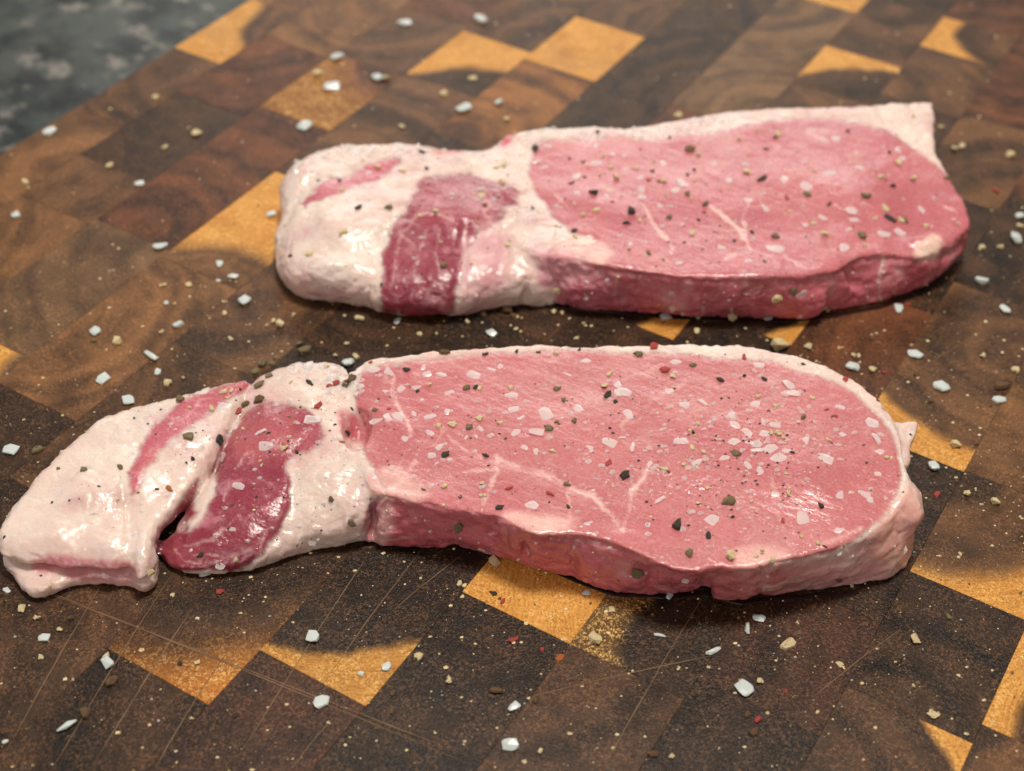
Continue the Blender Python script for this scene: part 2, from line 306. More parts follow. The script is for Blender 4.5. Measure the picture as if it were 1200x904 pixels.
# ------------------------------------------------------------------ chops
import openvdb
CF = (0.70, 0.545, 0.48); CFW = (0.84, 0.70, 0.60); CL = (0.505, 0.152, 0.163); CW = (0.56, 0.140, 0.175)
CM = (0.27, 0.036, 0.062); CST = (0.50, 0.12, 0.15); CPK = (0.66, 0.33, 0.32); CCL = (0.26, 0.04, 0.055); CPF = (0.68, 0.33, 0.34)
def zp(o, s, pts): return [(o[0]+x/s, o[1]+y/s) for x, y in pts]
class Chop:
    def __init__(self, org, vox=0.5):
        self.o = unproj(*org); self.o[2] = 0; self.h = vox
    def loc(self, x, y, z=0.0):                                        # photo point at height z mm -> local mm (u right, v away)
        p = unproj(x, y, z*1e-3)-self.o; return (p @ RH*1e3, p @ FH*1e3)
    def field(self, bodies, cuts, blobs, zmax=27, k=2.0):
        h = self.h; allp = np.array([self.loc(*q) for b in bodies for q in b['top']+b['bot']])
        lo = np.floor(allp.min(0)-6); hi = np.ceil(allp.max(0)+6)
        nu, nv, nz = (int((hi[0]-lo[0])/h), int((hi[1]-lo[1])/h), int((zmax+4)/h))
        U, V = np.meshgrid(lo[0]+h*np.arange(nu), lo[1]+h*np.arange(nv), indexing='ij'); Z = (-2+h*np.arange(nz)).astype(np.float32)
        F = np.full((nu, nv, nz), 6.0, np.float32)
        for b in bodies:
            tp = np.array([self.loc(*q) for q in b['top']]); bp = np.array([self.loc(*q) for q in b['bot']])
            sel_lo = np.floor((np.minimum(tp.min(0), bp.min(0))-6-lo)/h).astype(int).clip(0); sel_hi = np.ceil((np.maximum(tp.max(0), bp.max(0))+6-lo)/h).astype(int)
            su, sv = slice(sel_lo[0], sel_hi[0]), slice(sel_lo[1], sel_hi[1]); u, v = U[su, sv], V[su, sv]
            dt = poly_sd(smooth_poly(tp, b.get('sm', 1)), u, v); db = poly_sd(smooth_poly(bp, b.get('sm', 1)), u, v)
            H = np.zeros_like(u); Wt = np.zeros_like(u)
            cps = [(self.loc(*q), q[2]) for q in b['top']]+[(self.loc(*q), q[2]) for q in b.get('pts', [])]
            for (pu, pv), z in cps:
                wgt = 1/((u-pu)**2+(v-pv)**2+9)**1.6; H += wgt*z; Wt += wgt
            H /= Wt
            q3 = np.stack([u.ravel()/9, v.ravel()/9, np.full(u.size, 3.3)], 1); H = H+(b.get('rip', 0.35)*fbm(q3, 5, 2)).reshape(u.shape)
            for pl, dep, wd in b.get('groove', []):
                H -= dep*np.exp(-(line_d([self.loc(*q) for q in pl], u, v)/wd)**2)
            nz2 = (b.get('wob', 0.6)*fbm(np.stack([u.ravel()/7, v.ravel()/7, np.full(u.size, 8.7)], 1), 9, 3)).reshape(u.shape)
            s = np.clip(Z[None, None, :]/np.maximum(H, 1)[..., None], 0, 1)
            prof = b.get('bulge', 0.8)*np.sin(np.pi*s)-b.get('lip', 0.0)*np.exp(-((s-0.74)/0.13)**2)
            d3 = (1-s)*db[..., None]+s*dt[..., None]-prof+nz2[..., None]*(0.4+0.9*np.sin(np.pi*s))
            f = smax(d3, Z[None, None, :]-H[..., None], b['r'])
            if 'z0' in b: f = smax(f, b['z0']-Z[None, None, :]+0*f, 1.6)
            F[su, sv] = smin(F[su, sv], f.astype(np.float32), b.get('k', k))
        U3, V3, Z3 = U[..., None], V[..., None], Z[None, None, :]
        def ell(c, r):
            (pu, pv) = self.loc(*c); q = np.sqrt(((U3-pu)/r[0])**2+((V3-pv)/r[1])**2+((Z3-c[2])/r[2])**2); return (q-1)*min(r)
        for c, r, kk in blobs: F = smin(F, ell(c, r), kk)
        for c, r, kk in cuts: F = smax(F, -ell(c, r), kk)
        F = smax(F, -Z3+0*F, 1.4)
        g_ = openvdb.FloatGrid(6.0); g_.copyFromArray(F.astype(np.float32)); g_.transform = openvdb.createLinearTransform(h)
        P, Q = g_.convertToQuads(0.0)
        P = np.asarray(P, float); Q = np.asarray(Q)[:, ::-1]
        P += np.array([lo[0], lo[1], -2.0])
        self.P, self.Q = P, Q
    def world(self, P): return self.o+P[:, :1]*1e-3*RH+P[:, 1:2]*1e-3*FH+P[:, 2:]*1e-3*np.array([0, 0, 1.0])
    def normals(self, P):
        Q = self.Q; n = np.cross(P[Q[:, 2]]-P[Q[:, 0]], P[Q[:, 3]]-P[Q[:, 1]]); N = np.zeros_like(P)
        for i in range(4): np.add.at(N, Q[:, i], n)
        return N/np.maximum(np.linalg.norm(N, axis=1, keepdims=True), 1e-9)
    def relax(self, it=2):
        Q, P = self.Q, self.P; cnt = np.zeros(len(P))
        E_ = np.concatenate([Q[:, [0, 1]], Q[:, [1, 2]], Q[:, [2, 3]], Q[:, [3, 0]]])
        np.add.at(cnt, E_[:, 0], 1)
        for _ in range(it):
            s = np.zeros_like(P)
            for c in range(3): s[:, c] = np.bincount(E_[:, 0], P[E_[:, 1], c], len(P))
            P = 0.5*P+0.5*s/np.maximum(cnt, 1)[:, None]
        self.P = P
    def finish(self, root, base, regions, marbles, parts, tintfn=None):
        self.relax(2)
        N = self.normals(self.P)
        if (N[:, 2]*(self.P[:, 2] > 10)).sum() < 0: self.Q = self.Q[:, ::-1]; N = -N
        side = 1-np.clip(N[:, 2], 0, 1)
        px0 = project(self.world(self.P)); x0, y0 = px0[:, 0], px0[:, 1]
        lean = np.zeros(len(x0)); gro = np.zeros(len(x0)); pj = 3.0*fbm(self.P/3.2, 40, 3)+3.0*fbm(self.P/9.0, 43, 2)
        for li, poly, c_, soft in regions:
            if li is None: continue
            d_ = poly_sd(smooth_poly(poly, 1), x0, y0)+pj; lean = np.maximum(lean, 1-sm(d_, -3, 3)); gro = np.maximum(gro, np.exp(-(d_/3.2)**2))
        fatw = 1-lean; q = self.P/5.5+0.35*np.stack([vnoise(self.P/3, 5), vnoise(self.P/3, 6), vnoise(self.P/3, 7)], 1)
        ridge = 1-np.abs(fbm(q, 101, 2))*2.6; ridge = np.clip(ridge, 0, 1)**3
        relief = fatw*(0.40*fbm(self.P/5.0, 111, 3)+0.07*fbm(self.P/1.3, 115, 2)-0.22*ridge)-0.34*gro*(0.5+side)+lean*side*(-0.45*ridge+0.30*fbm(self.P*np.array([1/2.2, 1/2.2, 1/1.4]), 131, 2))+np.exp(-((N[:, 2]-0.55)/0.25)**2)*0.50*fbm(self.P/1.7, 135, 3)
        back = np.clip(N[:, 1], 0, 1)*fatw*(self.P[:, 2] > 6); relief += back*0.6*fbm(self.P/1.8, 121, 3)
        dis = relief+0.10*fbm(self.P/1.6, 3, 3)+side*(0.55*fbm(self.P*np.array([1/4.5, 1/4.5, 1/3.0]), 21, 3)+0.5*fbm(self.P*np.array([1/9.0, 1/9.0, 1/14.0]), 25, 2))
        self.P = self.P+N*dis[:, None]; self.P[:, 2] = np.maximum(self.P[:, 2], 0.05); N = self.normals(self.P)
        Wd = self.world(self.P); px = project(Wd); x, y = px[:, 0], px[:, 1]
        nw = N[:, :1]*RH+N[:, 1:2]*FH+N[:, 2:]*np.array([0, 0, 1.0])
        view = Wd-CAMP; view /= np.linalg.norm(view, axis=1, keepdims=True); facing = -(nw*view).sum(1)
        jit = 3.0*fbm(self.P/3.2, 40, 3)+3.0*fbm(self.P/9.0, 43, 2); jit2 = 1.3*fbm(self.P/0.9, 47, 2)
        colr = np.tile(np.array(base), (len(x), 1)); lab = np.zeros(len(x), int)
        mott = fbm(self.P/8, 60, 3)
        colr *= (1+0.05*mott)[:, None]; colr[:, 1:] *= (1-0.10*np.clip(fbm(self.P/14, 66, 2), -1, 1))[:, None]
        for li, poly, c_, soft in regions:
            d_ = poly_sd(smooth_poly(poly, 1), x, y)+(jit+jit2)*(1.7 if li in (2, 3) else 1 if soft < 8 else 2.0)
            wgt = 1-sm(d_, -soft, soft); wgt = wgt*sm(facing, -0.25, 0.0)
            cc = np.array(c_)*(1+0.10*mott)[:, None]
            colr = colr*(1-wgt[:, None])+cc*wgt[:, None]
            if li is not None: lab[(d_ < 0) & (facing > -0.1)] = li
        wx = 4.0*fbm(self.P/5, 81, 3)+1.5*vnoise(self.P/1.2, 83); wy = 4.0*fbm(self.P/5, 85, 3)+1.5*vnoise(self.P/1.2, 87)
        for pl, wd, a in marbles:
            d_ = line_d(pl, x+wx, y+wy)+np.abs(jit)*0.7+jit2*1.0
            wgt = min(1, a*1.15)*(1-sm(d_, wd*0.2, wd*1.15))*np.clip(0.8+0.5*fbm(self.P/5, 71, 2), 0.2, 1)*sm(facing, -0.1, 0.1)
            colr = colr*(1-wgt[:, None])+np.array((0.84, 0.60, 0.53))*wgt[:, None]
        isl = (lab > 0)[:, None]; va = fbm(self.P*np.array([1/16, 1/9, 1/6]), 141, 3)[:, None]; vb = fbm(self.P/3.5, 145, 3)[:, None]; vs_ = fbm(self.P*np.array([1/5, 1/5, 1/9]), 149, 3)[:, None]
        def to(c_, w_): return colr*(1-w_)+np.array(c_)*w_
        sd = sm(side, 0.3, 0.7)[:, None]
        colr = to((0.60, 0.27, 0.25), isl*(1-sd)*0.36*sm(va+0.35*vb, 0.08, 0.65)*(lab == 1)[:, None])
        colr = to((0.40, 0.075, 0.100), isl*(1-sd)*0.34*sm(-va+0.35*vb, 0.10, 0.65))
        colr = to((0.72, 0.38, 0.39), isl*sd*0.55*sm(vs_+0.3*vb, 0.10, 0.55)*(lab == 1)[:, None]); colr = to((0.40, 0.045, 0.07), isl*sd*0.50*sm(-vs_+0.3*vb, 0.10, 0.55))
        mus = (lab == 2)[:, None]; colr = to((0.60, 0.26, 0.29), mus*0.45*sm(vb+0.4*vs_, 0.22, 0.6)); colr = to((0.24, 0.022, 0.045), mus*0.45*sm(-vb-0.3*va, 0.1, 0.6))
        colr = to((0.60, 0.33, 0.325), (~isl)*0.55*sm(va+0.5*vs_, 0.0, 0.6)); colr = to((0.80, 0.70, 0.60), (~isl)*0.5*sm(-va+0.4*vb, 0.05, 0.6))
        self.tint = np.clip(colr, 0.01, 0.9)
        fl = np.sort(lab[self.Q], 1); fl = np.where(fl[:, 1] == fl[:, 2], fl[:, 1], fl[:, 2])
        loc0 = np.array(root.location)
        for li, (nm, mat) in enumerate(parts):
            Qs = self.Q[fl == li]
            if not len(Qs): continue
            ids, inv = np.unique(Qs, return_inverse=True); Fq = inv.reshape(-1, 4)
            me = bpy.data.meshes.new(nm); me.vertices.add(len(ids)); me.vertices.foreach_set('co', (Wd[ids]-loc0).ravel())
            me.loops.add(Fq.size); me.polygons.add(len(Fq)); me.loops.foreach_set('vertex_index', Fq.ravel().astype(np.int32))
            me.polygons.foreach_set('loop_start', np.arange(0, Fq.size, 4, dtype=np.int32)); me.update(calc_edges=True)
            me.polygons.foreach_set('use_smooth', np.ones(len(Fq), bool))
            at = me.attributes.new('tint', 'FLOAT_COLOR', 'POINT'); at.data.foreach_set('color', np.concatenate([self.tint[ids], np.ones((len(ids), 1))], 1).ravel())
            me.normals_split_custom_set_from_vertices(nw[ids].tolist())
            link(nm, me, root, mat)
        self.bvh = BVHTree.FromPolygons(Wd.tolist(), self.Q.tolist(), epsilon=0.0)
        self.lab, self.px = lab, px

# --- front chop
A = {'r': 0.9, 'lip': 0.3, 'bulge': 1.1, 'sm': 1, 'rip': 0.35, 'wob': 0.7,
 'top': [(410, 428, 15), (440, 415, 16), (500, 410, 16.5), (560, 405, 17), (620, 403, 17), (680, 406, 17), (730, 405, 17.5), (800, 405, 18), (870, 408, 18), (905, 414, 18),
         (940, 424, 18), (980, 440, 18.5), (1010, 455, 19), (1032, 474, 19), (1050, 497, 19), (1062, 530, 19), (1066, 560, 18.5), (1064, 590, 18), (1050, 618, 17.5),
         (1010, 640, 17.5), (960, 656, 17.5), (900, 667, 17.5), (870, 672, 17), (842, 668, 17), (826, 676, 17), (800, 672, 17), (770, 661, 17), (742, 645, 17), (715, 634, 17), (690, 629, 17), (662, 627, 17),
         (636, 628, 17), (612, 621, 17), (594, 608, 17), (560, 600, 17), (520, 592, 16.5), (480, 583, 16), (450, 574, 15.5), (436, 566, 15), (428, 548, 14.5), (425, 520, 14.5), (424, 495, 14.5), (414, 465, 14.5)],
 'bot': [(412, 430, 15), (440, 418, 16), (500, 413, 16.5), (560, 408, 17), (680, 409, 17), (800, 408, 18), (905, 418, 18), (980, 444, 18.5), (1032, 478, 19), (1056, 530, 19), (1063, 590, 18.5),
         (1078, 655), (1062, 685), (1030, 693), (980, 698), (930, 702), (872, 709), (850, 704), (833, 693), (815, 700), (780, 702), (740, 701), (690, 693), (674, 682), (655, 676), (620, 666), (580, 651), (548, 643), (533, 638), (520, 645),
         (480, 641), (440, 642), (424, 634), (428, 610), (436, 566, 15), (424, 495, 14.5)],
 'pts': [(700, 500, 18), (850, 520, 18.5), (560, 490, 17), (950, 560, 19), (470, 490, 16)],
 'groove': [([(581, 536, 17), (649, 557, 17), (694, 581, 17), (730, 622, 17)], 0.35, 1.2), ([(445, 560, 15), (480, 575, 15)], 0.5, 1.5)]}
B = {'r': 6.5, 'bulge': 1.6, 'sm': 2, 'rip': 0.8, 'wob': 1.1, 'k': 1.8,
 'top': [(290, 431, 13.5), (345, 411, 15.5), (372, 408, 16), (400, 412, 16.5), (414, 436, 15.5), (416, 470, 14.5), (422, 505, 14.5), (444, 526, 15), (452, 550, 15), (442, 588, 13), (385, 594, 11),
         (345, 600, 10), (310, 622, 9), (265, 635, 7.5), (225, 630, 6.5), (222, 608, 8), (240, 580, 9.5), (250, 548, 11), (265, 518, 12), (278, 480, 12.5)],
 'bot': [(290, 434, 13), (372, 414, 15), (414, 440, 15), (420, 505, 13), (440, 540, 12), (446, 596), (432, 634), (400, 636), (365, 643), (330, 653), (290, 670), (250, 673), (215, 670), (192, 657), (190, 638), (215, 615), (245, 580), (265, 530, 12), (278, 480, 12.5)],
 'pts': [(330, 490, 14.5), (390, 540, 14.5), (300, 560, 11), (370, 460, 15.5), (405, 570, 13.5)],
 'groove': [([(352, 542, 12), (348, 590, 10), (335, 625, 8)], 1.0, 1.6), ([(378, 600, 9), (400, 595, 9), (415, 575, 9)], 0.7, 1.8), ([(345, 530, 12), (375, 505, 12), (385, 480, 12)], 0.5, 1.6)]}
C = {'r': 4.0, 'bulge': 0.6, 'sm': 2, 'rip': 0.5, 'wob': 0.6, 'z0': 5.2, 'k': 0.6,
 'top': [(300, 430, 13.5), (270, 437, 13.5), (230, 446, 13), (185, 457, 12.5), (150, 465, 12), (112, 481, 12), (80, 506, 11.5), (50, 537, 11), (26, 570, 10.5), (8, 598, 10), (0, 624, 9), (8, 642, 8),
         (60, 645, 8), (110, 652, 8), (150, 656, 8), (164, 640, 9), (172, 620, 9.5), (190, 618, 9.5), (205, 595, 10.5), (228, 562, 11.5), (250, 530, 12), (270, 490, 13)],
 'bot': [(300, 434, 13), (230, 450, 12.5), (150, 469, 12), (82, 510, 11), (28, 575, 10), (4, 606, 8), (0, 648), (40, 666), (90, 676), (130, 682), (168, 684), (176, 655), (185, 640), (200, 612, 4), (230, 580, 6), (250, 545, 8), (270, 495, 10)],
 'pts': [(110, 560, 13), (160, 540, 13.5), (220, 500, 13.5), (70, 610, 11), (140, 620, 11.5)],
 'groove': [([(150, 580, 11), (153, 545, 12), (165, 515, 12.5)], 1.0, 1.8), ([(155, 580, 11), (158, 615, 10)], 0.9, 1.3)]}
D = {'r': 1.8, 'bulge': 0.6, 'sm': 2, 'rip': 0.6, 'wob': 0.9, 'k': 0.5,
 'top': [(8, 630, 5), (14, 655, 4), (34, 668, 3.5), (46, 672, 4.5), (62, 678, 5), (74, 668, 4.5), (95, 660, 4), (140, 662, 4), (165, 668, 4.5), (180, 674, 5), (186, 655, 5.5), (180, 630, 7), (190, 600, 7), (100, 600, 6), (40, 600, 6)],
 'bot': [(10, 640, 3), (16, 664), (32, 672), (45, 688), (66, 692), (80, 684), (96, 677), (150, 681), (180, 690), (193, 672), (186, 646), (200, 620, 3), (100, 610, 4), (40, 610, 4)], }
E1 = {'r': 2.0, 'bulge': 0.0, 'sm': 1, 'wob': 0.8, 'k': 1.0,
 'top': [(262, 500, 7), (285, 520, 7), (270, 570, 6), (245, 610, 5), (215, 632, 4), (203, 625, 4), (215, 600, 5), (235, 560, 6)],
 'bot': [(262, 500, 7), (285, 520, 7), (270, 580, 4), (245, 620, 3), (215, 640), (203, 640), (212, 605, 4), (235, 560, 6)]}
E2 = {'r': 1.5, 'bulge': 0.0, 'sm': 1, 'wob': 0.5, 'k': 1.5,
 'top': [(398, 440, 10.5), (430, 440, 10.5), (440, 520, 9), (430, 560, 9), (405, 520, 9)], 'bot': [(398, 440, 9), (430, 440, 9), (440, 520, 8), (430, 600, 4), (405, 520, 8)]}
F = {'r': 1.0, 'bulge': 0.0, 'sm': 1, 'rip': 0.5, 'wob': 0.7, 'z0': 11.5, 'k': 0.8,
 'top': [(1040, 500, 18), (1060, 498, 18.5), (1081, 497, 18), (1079, 512, 17), (1070, 530, 16), (1070, 550, 15.5), (1060, 560, 15.5), (1045, 545, 17)],
 'bot': [(1040, 502, 18), (1072, 501, 18), (1072, 514, 17), (1066, 532, 16), (1066, 548, 15.5), (1058, 556, 15.5), (1045, 545, 17)]}
front = Chop((600, 540))
front.field([A, B, C, D, E1, E2, F],
 cuts=[((420, 496, 15), (3.4, 7.0, 6.0), 1.2), ((440, 612, 7), (0.9, 4.0, 5), 1.5), ((675, 674, 4), (0.7, 1.5, 6), 1.5), ((833, 690, 5), (1.2, 1.5, 7), 1.8), ((470, 610, 6), (0.8, 1.2, 5), 1.5), ((620, 645, 8), (0.8, 1.2, 5), 1.5), ((770, 680, 9), (0.8, 1.2, 5), 1.5),
       ((560, 622, 10), (7, 1.2, 2.4), 1.5), ((740, 672, 11), (9, 1.0, 2.2), 1.6), ((214, 600, 11), (1.4, 5.5, 5.5), 1.2), ((112, 668, 4.6), (17, 2.6, 1.3), 0.8)],
 blobs=[((178, 640, 6), (2.6, 8, 4.6), 2.0), ((1066, 600, 13), (4.2, 7, 5), 3.0), ((480, 618, 5), (6, 2, 4), 2), ((865, 688, 7), (5.5, 2.5, 6), 2.5)])
froot = empty('pork_chop', tuple(unproj(560, 640)))
tag(froot, 'seasoned raw pork chop in front, with a long white fatty tail at its left end', 'pork chop', 'raw seasoned chops on the board')
zA = lambda pts: zp((150, 420), 3.477, pts)
zB = lambda pts: zp((0, 440), 3.477, pts)
bottom_f = [(890, 712), (835, 703), (800, 708), (740, 708), (690, 700), (660, 685), (620, 675), (580, 660), (545, 650), (520, 655), (480, 650), (440, 650), (422, 640)]
reg_f = [
 (1, [(418, 440), (430, 431), (470, 426), (520, 421), (560, 416), (600, 412), (650, 413), (690, 409), (730, 415), (780, 414), (830, 419), (870, 420), (920, 431), (962, 441), (995, 456), (1018, 476), (1040, 503), (1053, 536), (1056, 568), (1045, 596), (1018, 622), (985, 645), (940, 654), (895, 660)]
   + bottom_f + [(446, 605), (456, 580), (444, 560), (425, 530), (427, 505), (414, 470)], CL, 3.5),
 (1, [(440, 582), (480, 586), (510, 594), (560, 602), (590, 610), (612, 626), (640, 632), (690, 633), (715, 638), (740, 650), (765, 666), (800, 677), (835, 684), (852, 672), (892, 672)] + bottom_f, CW, 6),
 (None, [(886, 664), (940, 660), (985, 652), (1022, 628), (1048, 600), (1090, 620), (1080, 690), (980, 710), (886, 714)], CPF, 10),
 (None, [(830, 672), (870, 664), (930, 664), (960, 672), (940, 690), (890, 712), (850, 712)], (0.56, 0.17, 0.17), 9),
 (None, [(1015, 642), (1048, 585), (1066, 565), (1095, 600), (1088, 672), (1050, 692)], (0.70, 0.37, 0.32), 11),
 (None, [(590, 602), (606, 612), (620, 623), (646, 627), (668, 620), (676, 606), (640, 600)], (0.78, 0.47, 0.42), 8),
 (None, [(860, 645), (900, 640), (930, 650), (900, 668), (862, 668)], (0.72, 0.40, 0.36), 9),
 (None, [(430, 565), (447, 548), (480, 556), (505, 580), (470, 586), (440, 582)], (0.72, 0.42, 0.38), 8),
 (None, [(428, 640), (440, 604), (454, 582), (462, 592), (454, 642)], (0.66, 0.36, 0.34), 6),
 (2, zA([(560, 178), (640, 192), (740, 222), (788, 270), (795, 330), (755, 372), (690, 398), (640, 430), (665, 500), (660, 600), (620, 720), (560, 790), (430, 890), (380, 870), (300, 865), (170, 870), (140, 800), (110, 760), (185, 705), (260, 692), (320, 650), (350, 560), (345, 480), (380, 400), (420, 280), (480, 215)]), CM, 4),
 (None, zA([(490, 200), (640, 200), (780, 260), (790, 330), (700, 390), (560, 420), (400, 420), (430, 290)]), (0.42, 0.095, 0.115), 16),
 (3, zA([(14, 420), (50, 340), (130, 270), (190, 195), (300, 135), (420, 100), (515, 78), (500, 120), (430, 150), (340, 228), (250, 288), (160, 350), (110, 410), (62, 460), (20, 570), (0, 500)]), CST, 4),
 (None, zA([(100, 715), (180, 640), (235, 540), (285, 470), (300, 505), (262, 600), (280, 640), (200, 690), (130, 745)]), CCL, 4),
 (None, zA([(880, 190), (960, 260), (968, 348), (905, 335), (860, 285), (850, 220)]), (0.50, 0.12, 0.15), 5),
 (None, zA([(990, 590), (1015, 560), (1030, 565), (1005, 640), (985, 715), (960, 725), (975, 650)]), (0.42, 0.16, 0.20), 4),
 (None, zB([(125, 770), (200, 738), (300, 745), (440, 768), (540, 760), (560, 840), (440, 850), (300, 840), (240, 795), (150, 810)]), (0.62, 0.25, 0.25), 6),
 (None, zB([(170, 745), (240, 735), (440, 765), (540, 765), (420, 790), (250, 775)]), (0.46, 0.12, 0.15), 6)]
mar_f = [([(460, 440), (461, 463), (471, 483), (481, 500), (480, 513)], 3, .6), ([(488, 541), (470, 565), (455, 572)], 4, .6), ([(523, 509), (546, 528), (563, 536)], 3, .6),
 ([(581, 536), (599, 544), (626, 551), (649, 557), (671, 572), (694, 581), (713, 602), (730, 622)], 4.2, .75), ([(730, 622), (739, 594), (741, 575), (754, 560), (764, 541)], 3.6, .7),
 ([(581, 536), (583, 552), (576, 569), (567, 592)], 3, .6), ([(581, 549), (559, 552), (545, 555)], 3.2, .6), ([(666, 572), (669, 609)], 3, .5), ([(646, 560), (640, 545), (648, 530)], 2, .4),
 ([(735, 520), (728, 500), (738, 485)], 4, .35), ([(905, 560), (912, 600), (925, 640)], 3, .35), ([(760, 470), (800, 450)], 4, .3), ([(960, 640), (1010, 620)], 5, .5), ([(895, 690), (950, 672), (1020, 655)], 3, .7), ([(900, 705), (980, 690), (1050, 670)], 3, .5),
 ([(215, 640), (250, 632), (280, 605)], 2.5, .5), ([(240, 665), (300, 640), (330, 600)], 3, .25), ([(262, 590), (270, 560), (290, 530)], 2, .35), ([(300, 655), (315, 620), (322, 580)], 2, .3), ([(225, 650), (245, 648), (262, 655)], 2, .45), ([(280, 610), (300, 600), (318, 605)], 2, .3), ([(205, 645), (215, 655), (235, 660)], 2.2, .5)]
front.finish(froot, CF, reg_f, mar_f, [('fat_cap', FAT), ('loin_muscle', LEAN), ('belly_muscle', LEAN), ('lean_streak', LEAN)])

# --- rear chop
A2 = {'r': 1.0, 'lip': 0.3, 'bulge': 1.2, 'sm': 1, 'rip': 0.4, 'wob': 0.7,
 'top': [(570, 172, 15), (600, 152, 16.5), (640, 147, 17), (700, 147, 17), (740, 149, 17), (800, 138, 17.5), (850, 131, 18), (900, 128, 18), (1000, 126, 18), (1060, 124, 18), (1090, 122, 18), (1092, 125, 18), (1094, 165, 18),
         (1100, 188, 17.5), (1116, 212, 17), (1132, 238, 16), (1142, 264, 14.5), (1138, 274, 14), (1122, 286, 13.5), (1098, 303, 14), (1070, 304, 15), (1035, 299, 16), (1005, 305, 16), (985, 320, 16), (950, 326, 16.5), (900, 326, 17), (850, 326, 17), (800, 324, 17),
         (760, 318, 17), (730, 313, 17), (705, 308, 17), (680, 300, 17), (655, 300, 16.5), (635, 300, 15), (600, 280, 14), (575, 240, 14)],
 'bot': [(572, 175, 15), (640, 150, 17), (740, 152, 17), (850, 134, 18), (1000, 129, 18), (1088, 126, 18), (1091, 165, 18), (1112, 212, 17), (1139, 268, 14.5), (1134, 298), (1108, 330), (1075, 348), (1030, 361), (980, 371), (920, 377), (860, 377), (800, 372),
         (750, 368), (700, 364), (660, 360), (620, 356), (600, 340), (580, 280, 8)],
 'pts': [(850, 220, 18), (1000, 220, 18.5), (720, 230, 17.5)],
 'groove': [([(930, 245, 17), (965, 268, 17), (978, 290, 17)], 0.3, 1.2), ([(755, 240, 17), (785, 290, 17)], 0.3, 1.2), ([(640, 285, 16), (700, 278, 17)], 0.6, 1.3)]}
B2 = {'r': 8.0, 'bulge': 2.0, 'sm': 2, 'rip': 0.9, 'wob': 1.0, 'k': 1.6,
 'top': [(330, 188, 15), (348, 171, 16), (380, 159, 16), (430, 154, 16), (490, 158, 16.5), (540, 165, 16), (585, 163, 16), (625, 166, 16), (640, 230, 15.5), (650, 285, 14.5), (630, 315, 13), (580, 318, 13), (540, 325, 13), (490, 328, 13), (455, 325, 12.5),
         (430, 315, 12), (390, 312, 12), (352, 300, 12), (338, 270, 13), (334, 235, 13.5)],
 'bot': [(338, 196, 14), (380, 166, 15.5), (490, 165, 16), (625, 175, 15), (650, 300, 8), (665, 358), (620, 357), (600, 357), (570, 363), (532, 371), (490, 369), (450, 366), (440, 356), (400, 352), (368, 347), (345, 340), (330, 322), (330, 300), (336, 240, 12)],
 'pts': [(400, 250, 16.5), (540, 240, 16.5), (470, 220, 16), (600, 220, 16)],
 'groove': [([(456, 255, 15), (452, 290, 14), (444, 335, 10)], 0.6, 2.4), ([(548, 262, 15), (544, 310, 13), (540, 345, 8)], 0.7, 1.5), ([(598, 265, 14), (594, 300, 13), (590, 330, 10)], 1.0, 1.8), ([(335, 262, 12), (345, 230, 13), (370, 205, 14)], 0.7, 1.6)]}
rear = Chop((750, 260), 0.55)
rear.field([A2, B2], cuts=[((1010, 330, 10), (6, 1.2, 3.5), 1.6), ((870, 342, 11), (7, 0.9, 2.2), 1.6), ((620, 350, 4), (1.0, 2, 5), 1.2)],
 blobs=[((1085, 292, 14), (5, 3, 2.6), 1.5), ((700, 345, 6), (7, 2.4, 5), 2.0), ((820, 355, 6), (7, 2, 5), 2.0), ((940, 360, 6), (8, 2.0, 5), 2.0), ((395, 320, 8), (8, 4, 6), 3), ((610, 335, 6), (6, 3, 5), 2)])
rroot = empty('pork_chop', tuple(unproj(760, 360)))
tag(rroot, 'seasoned raw pork chop behind, slightly out of focus with a blunt rounded fatty left end', 'pork chop', 'raw seasoned chops on the board')
zC = lambda pts: zp((300, 130), 3.615, pts)
bot_r = [(1150, 285), (1120, 325), (1080, 352), (1040, 365), (980, 377), (920, 384), (860, 384), (800, 378), (750, 374), (700, 370), (655, 366)]
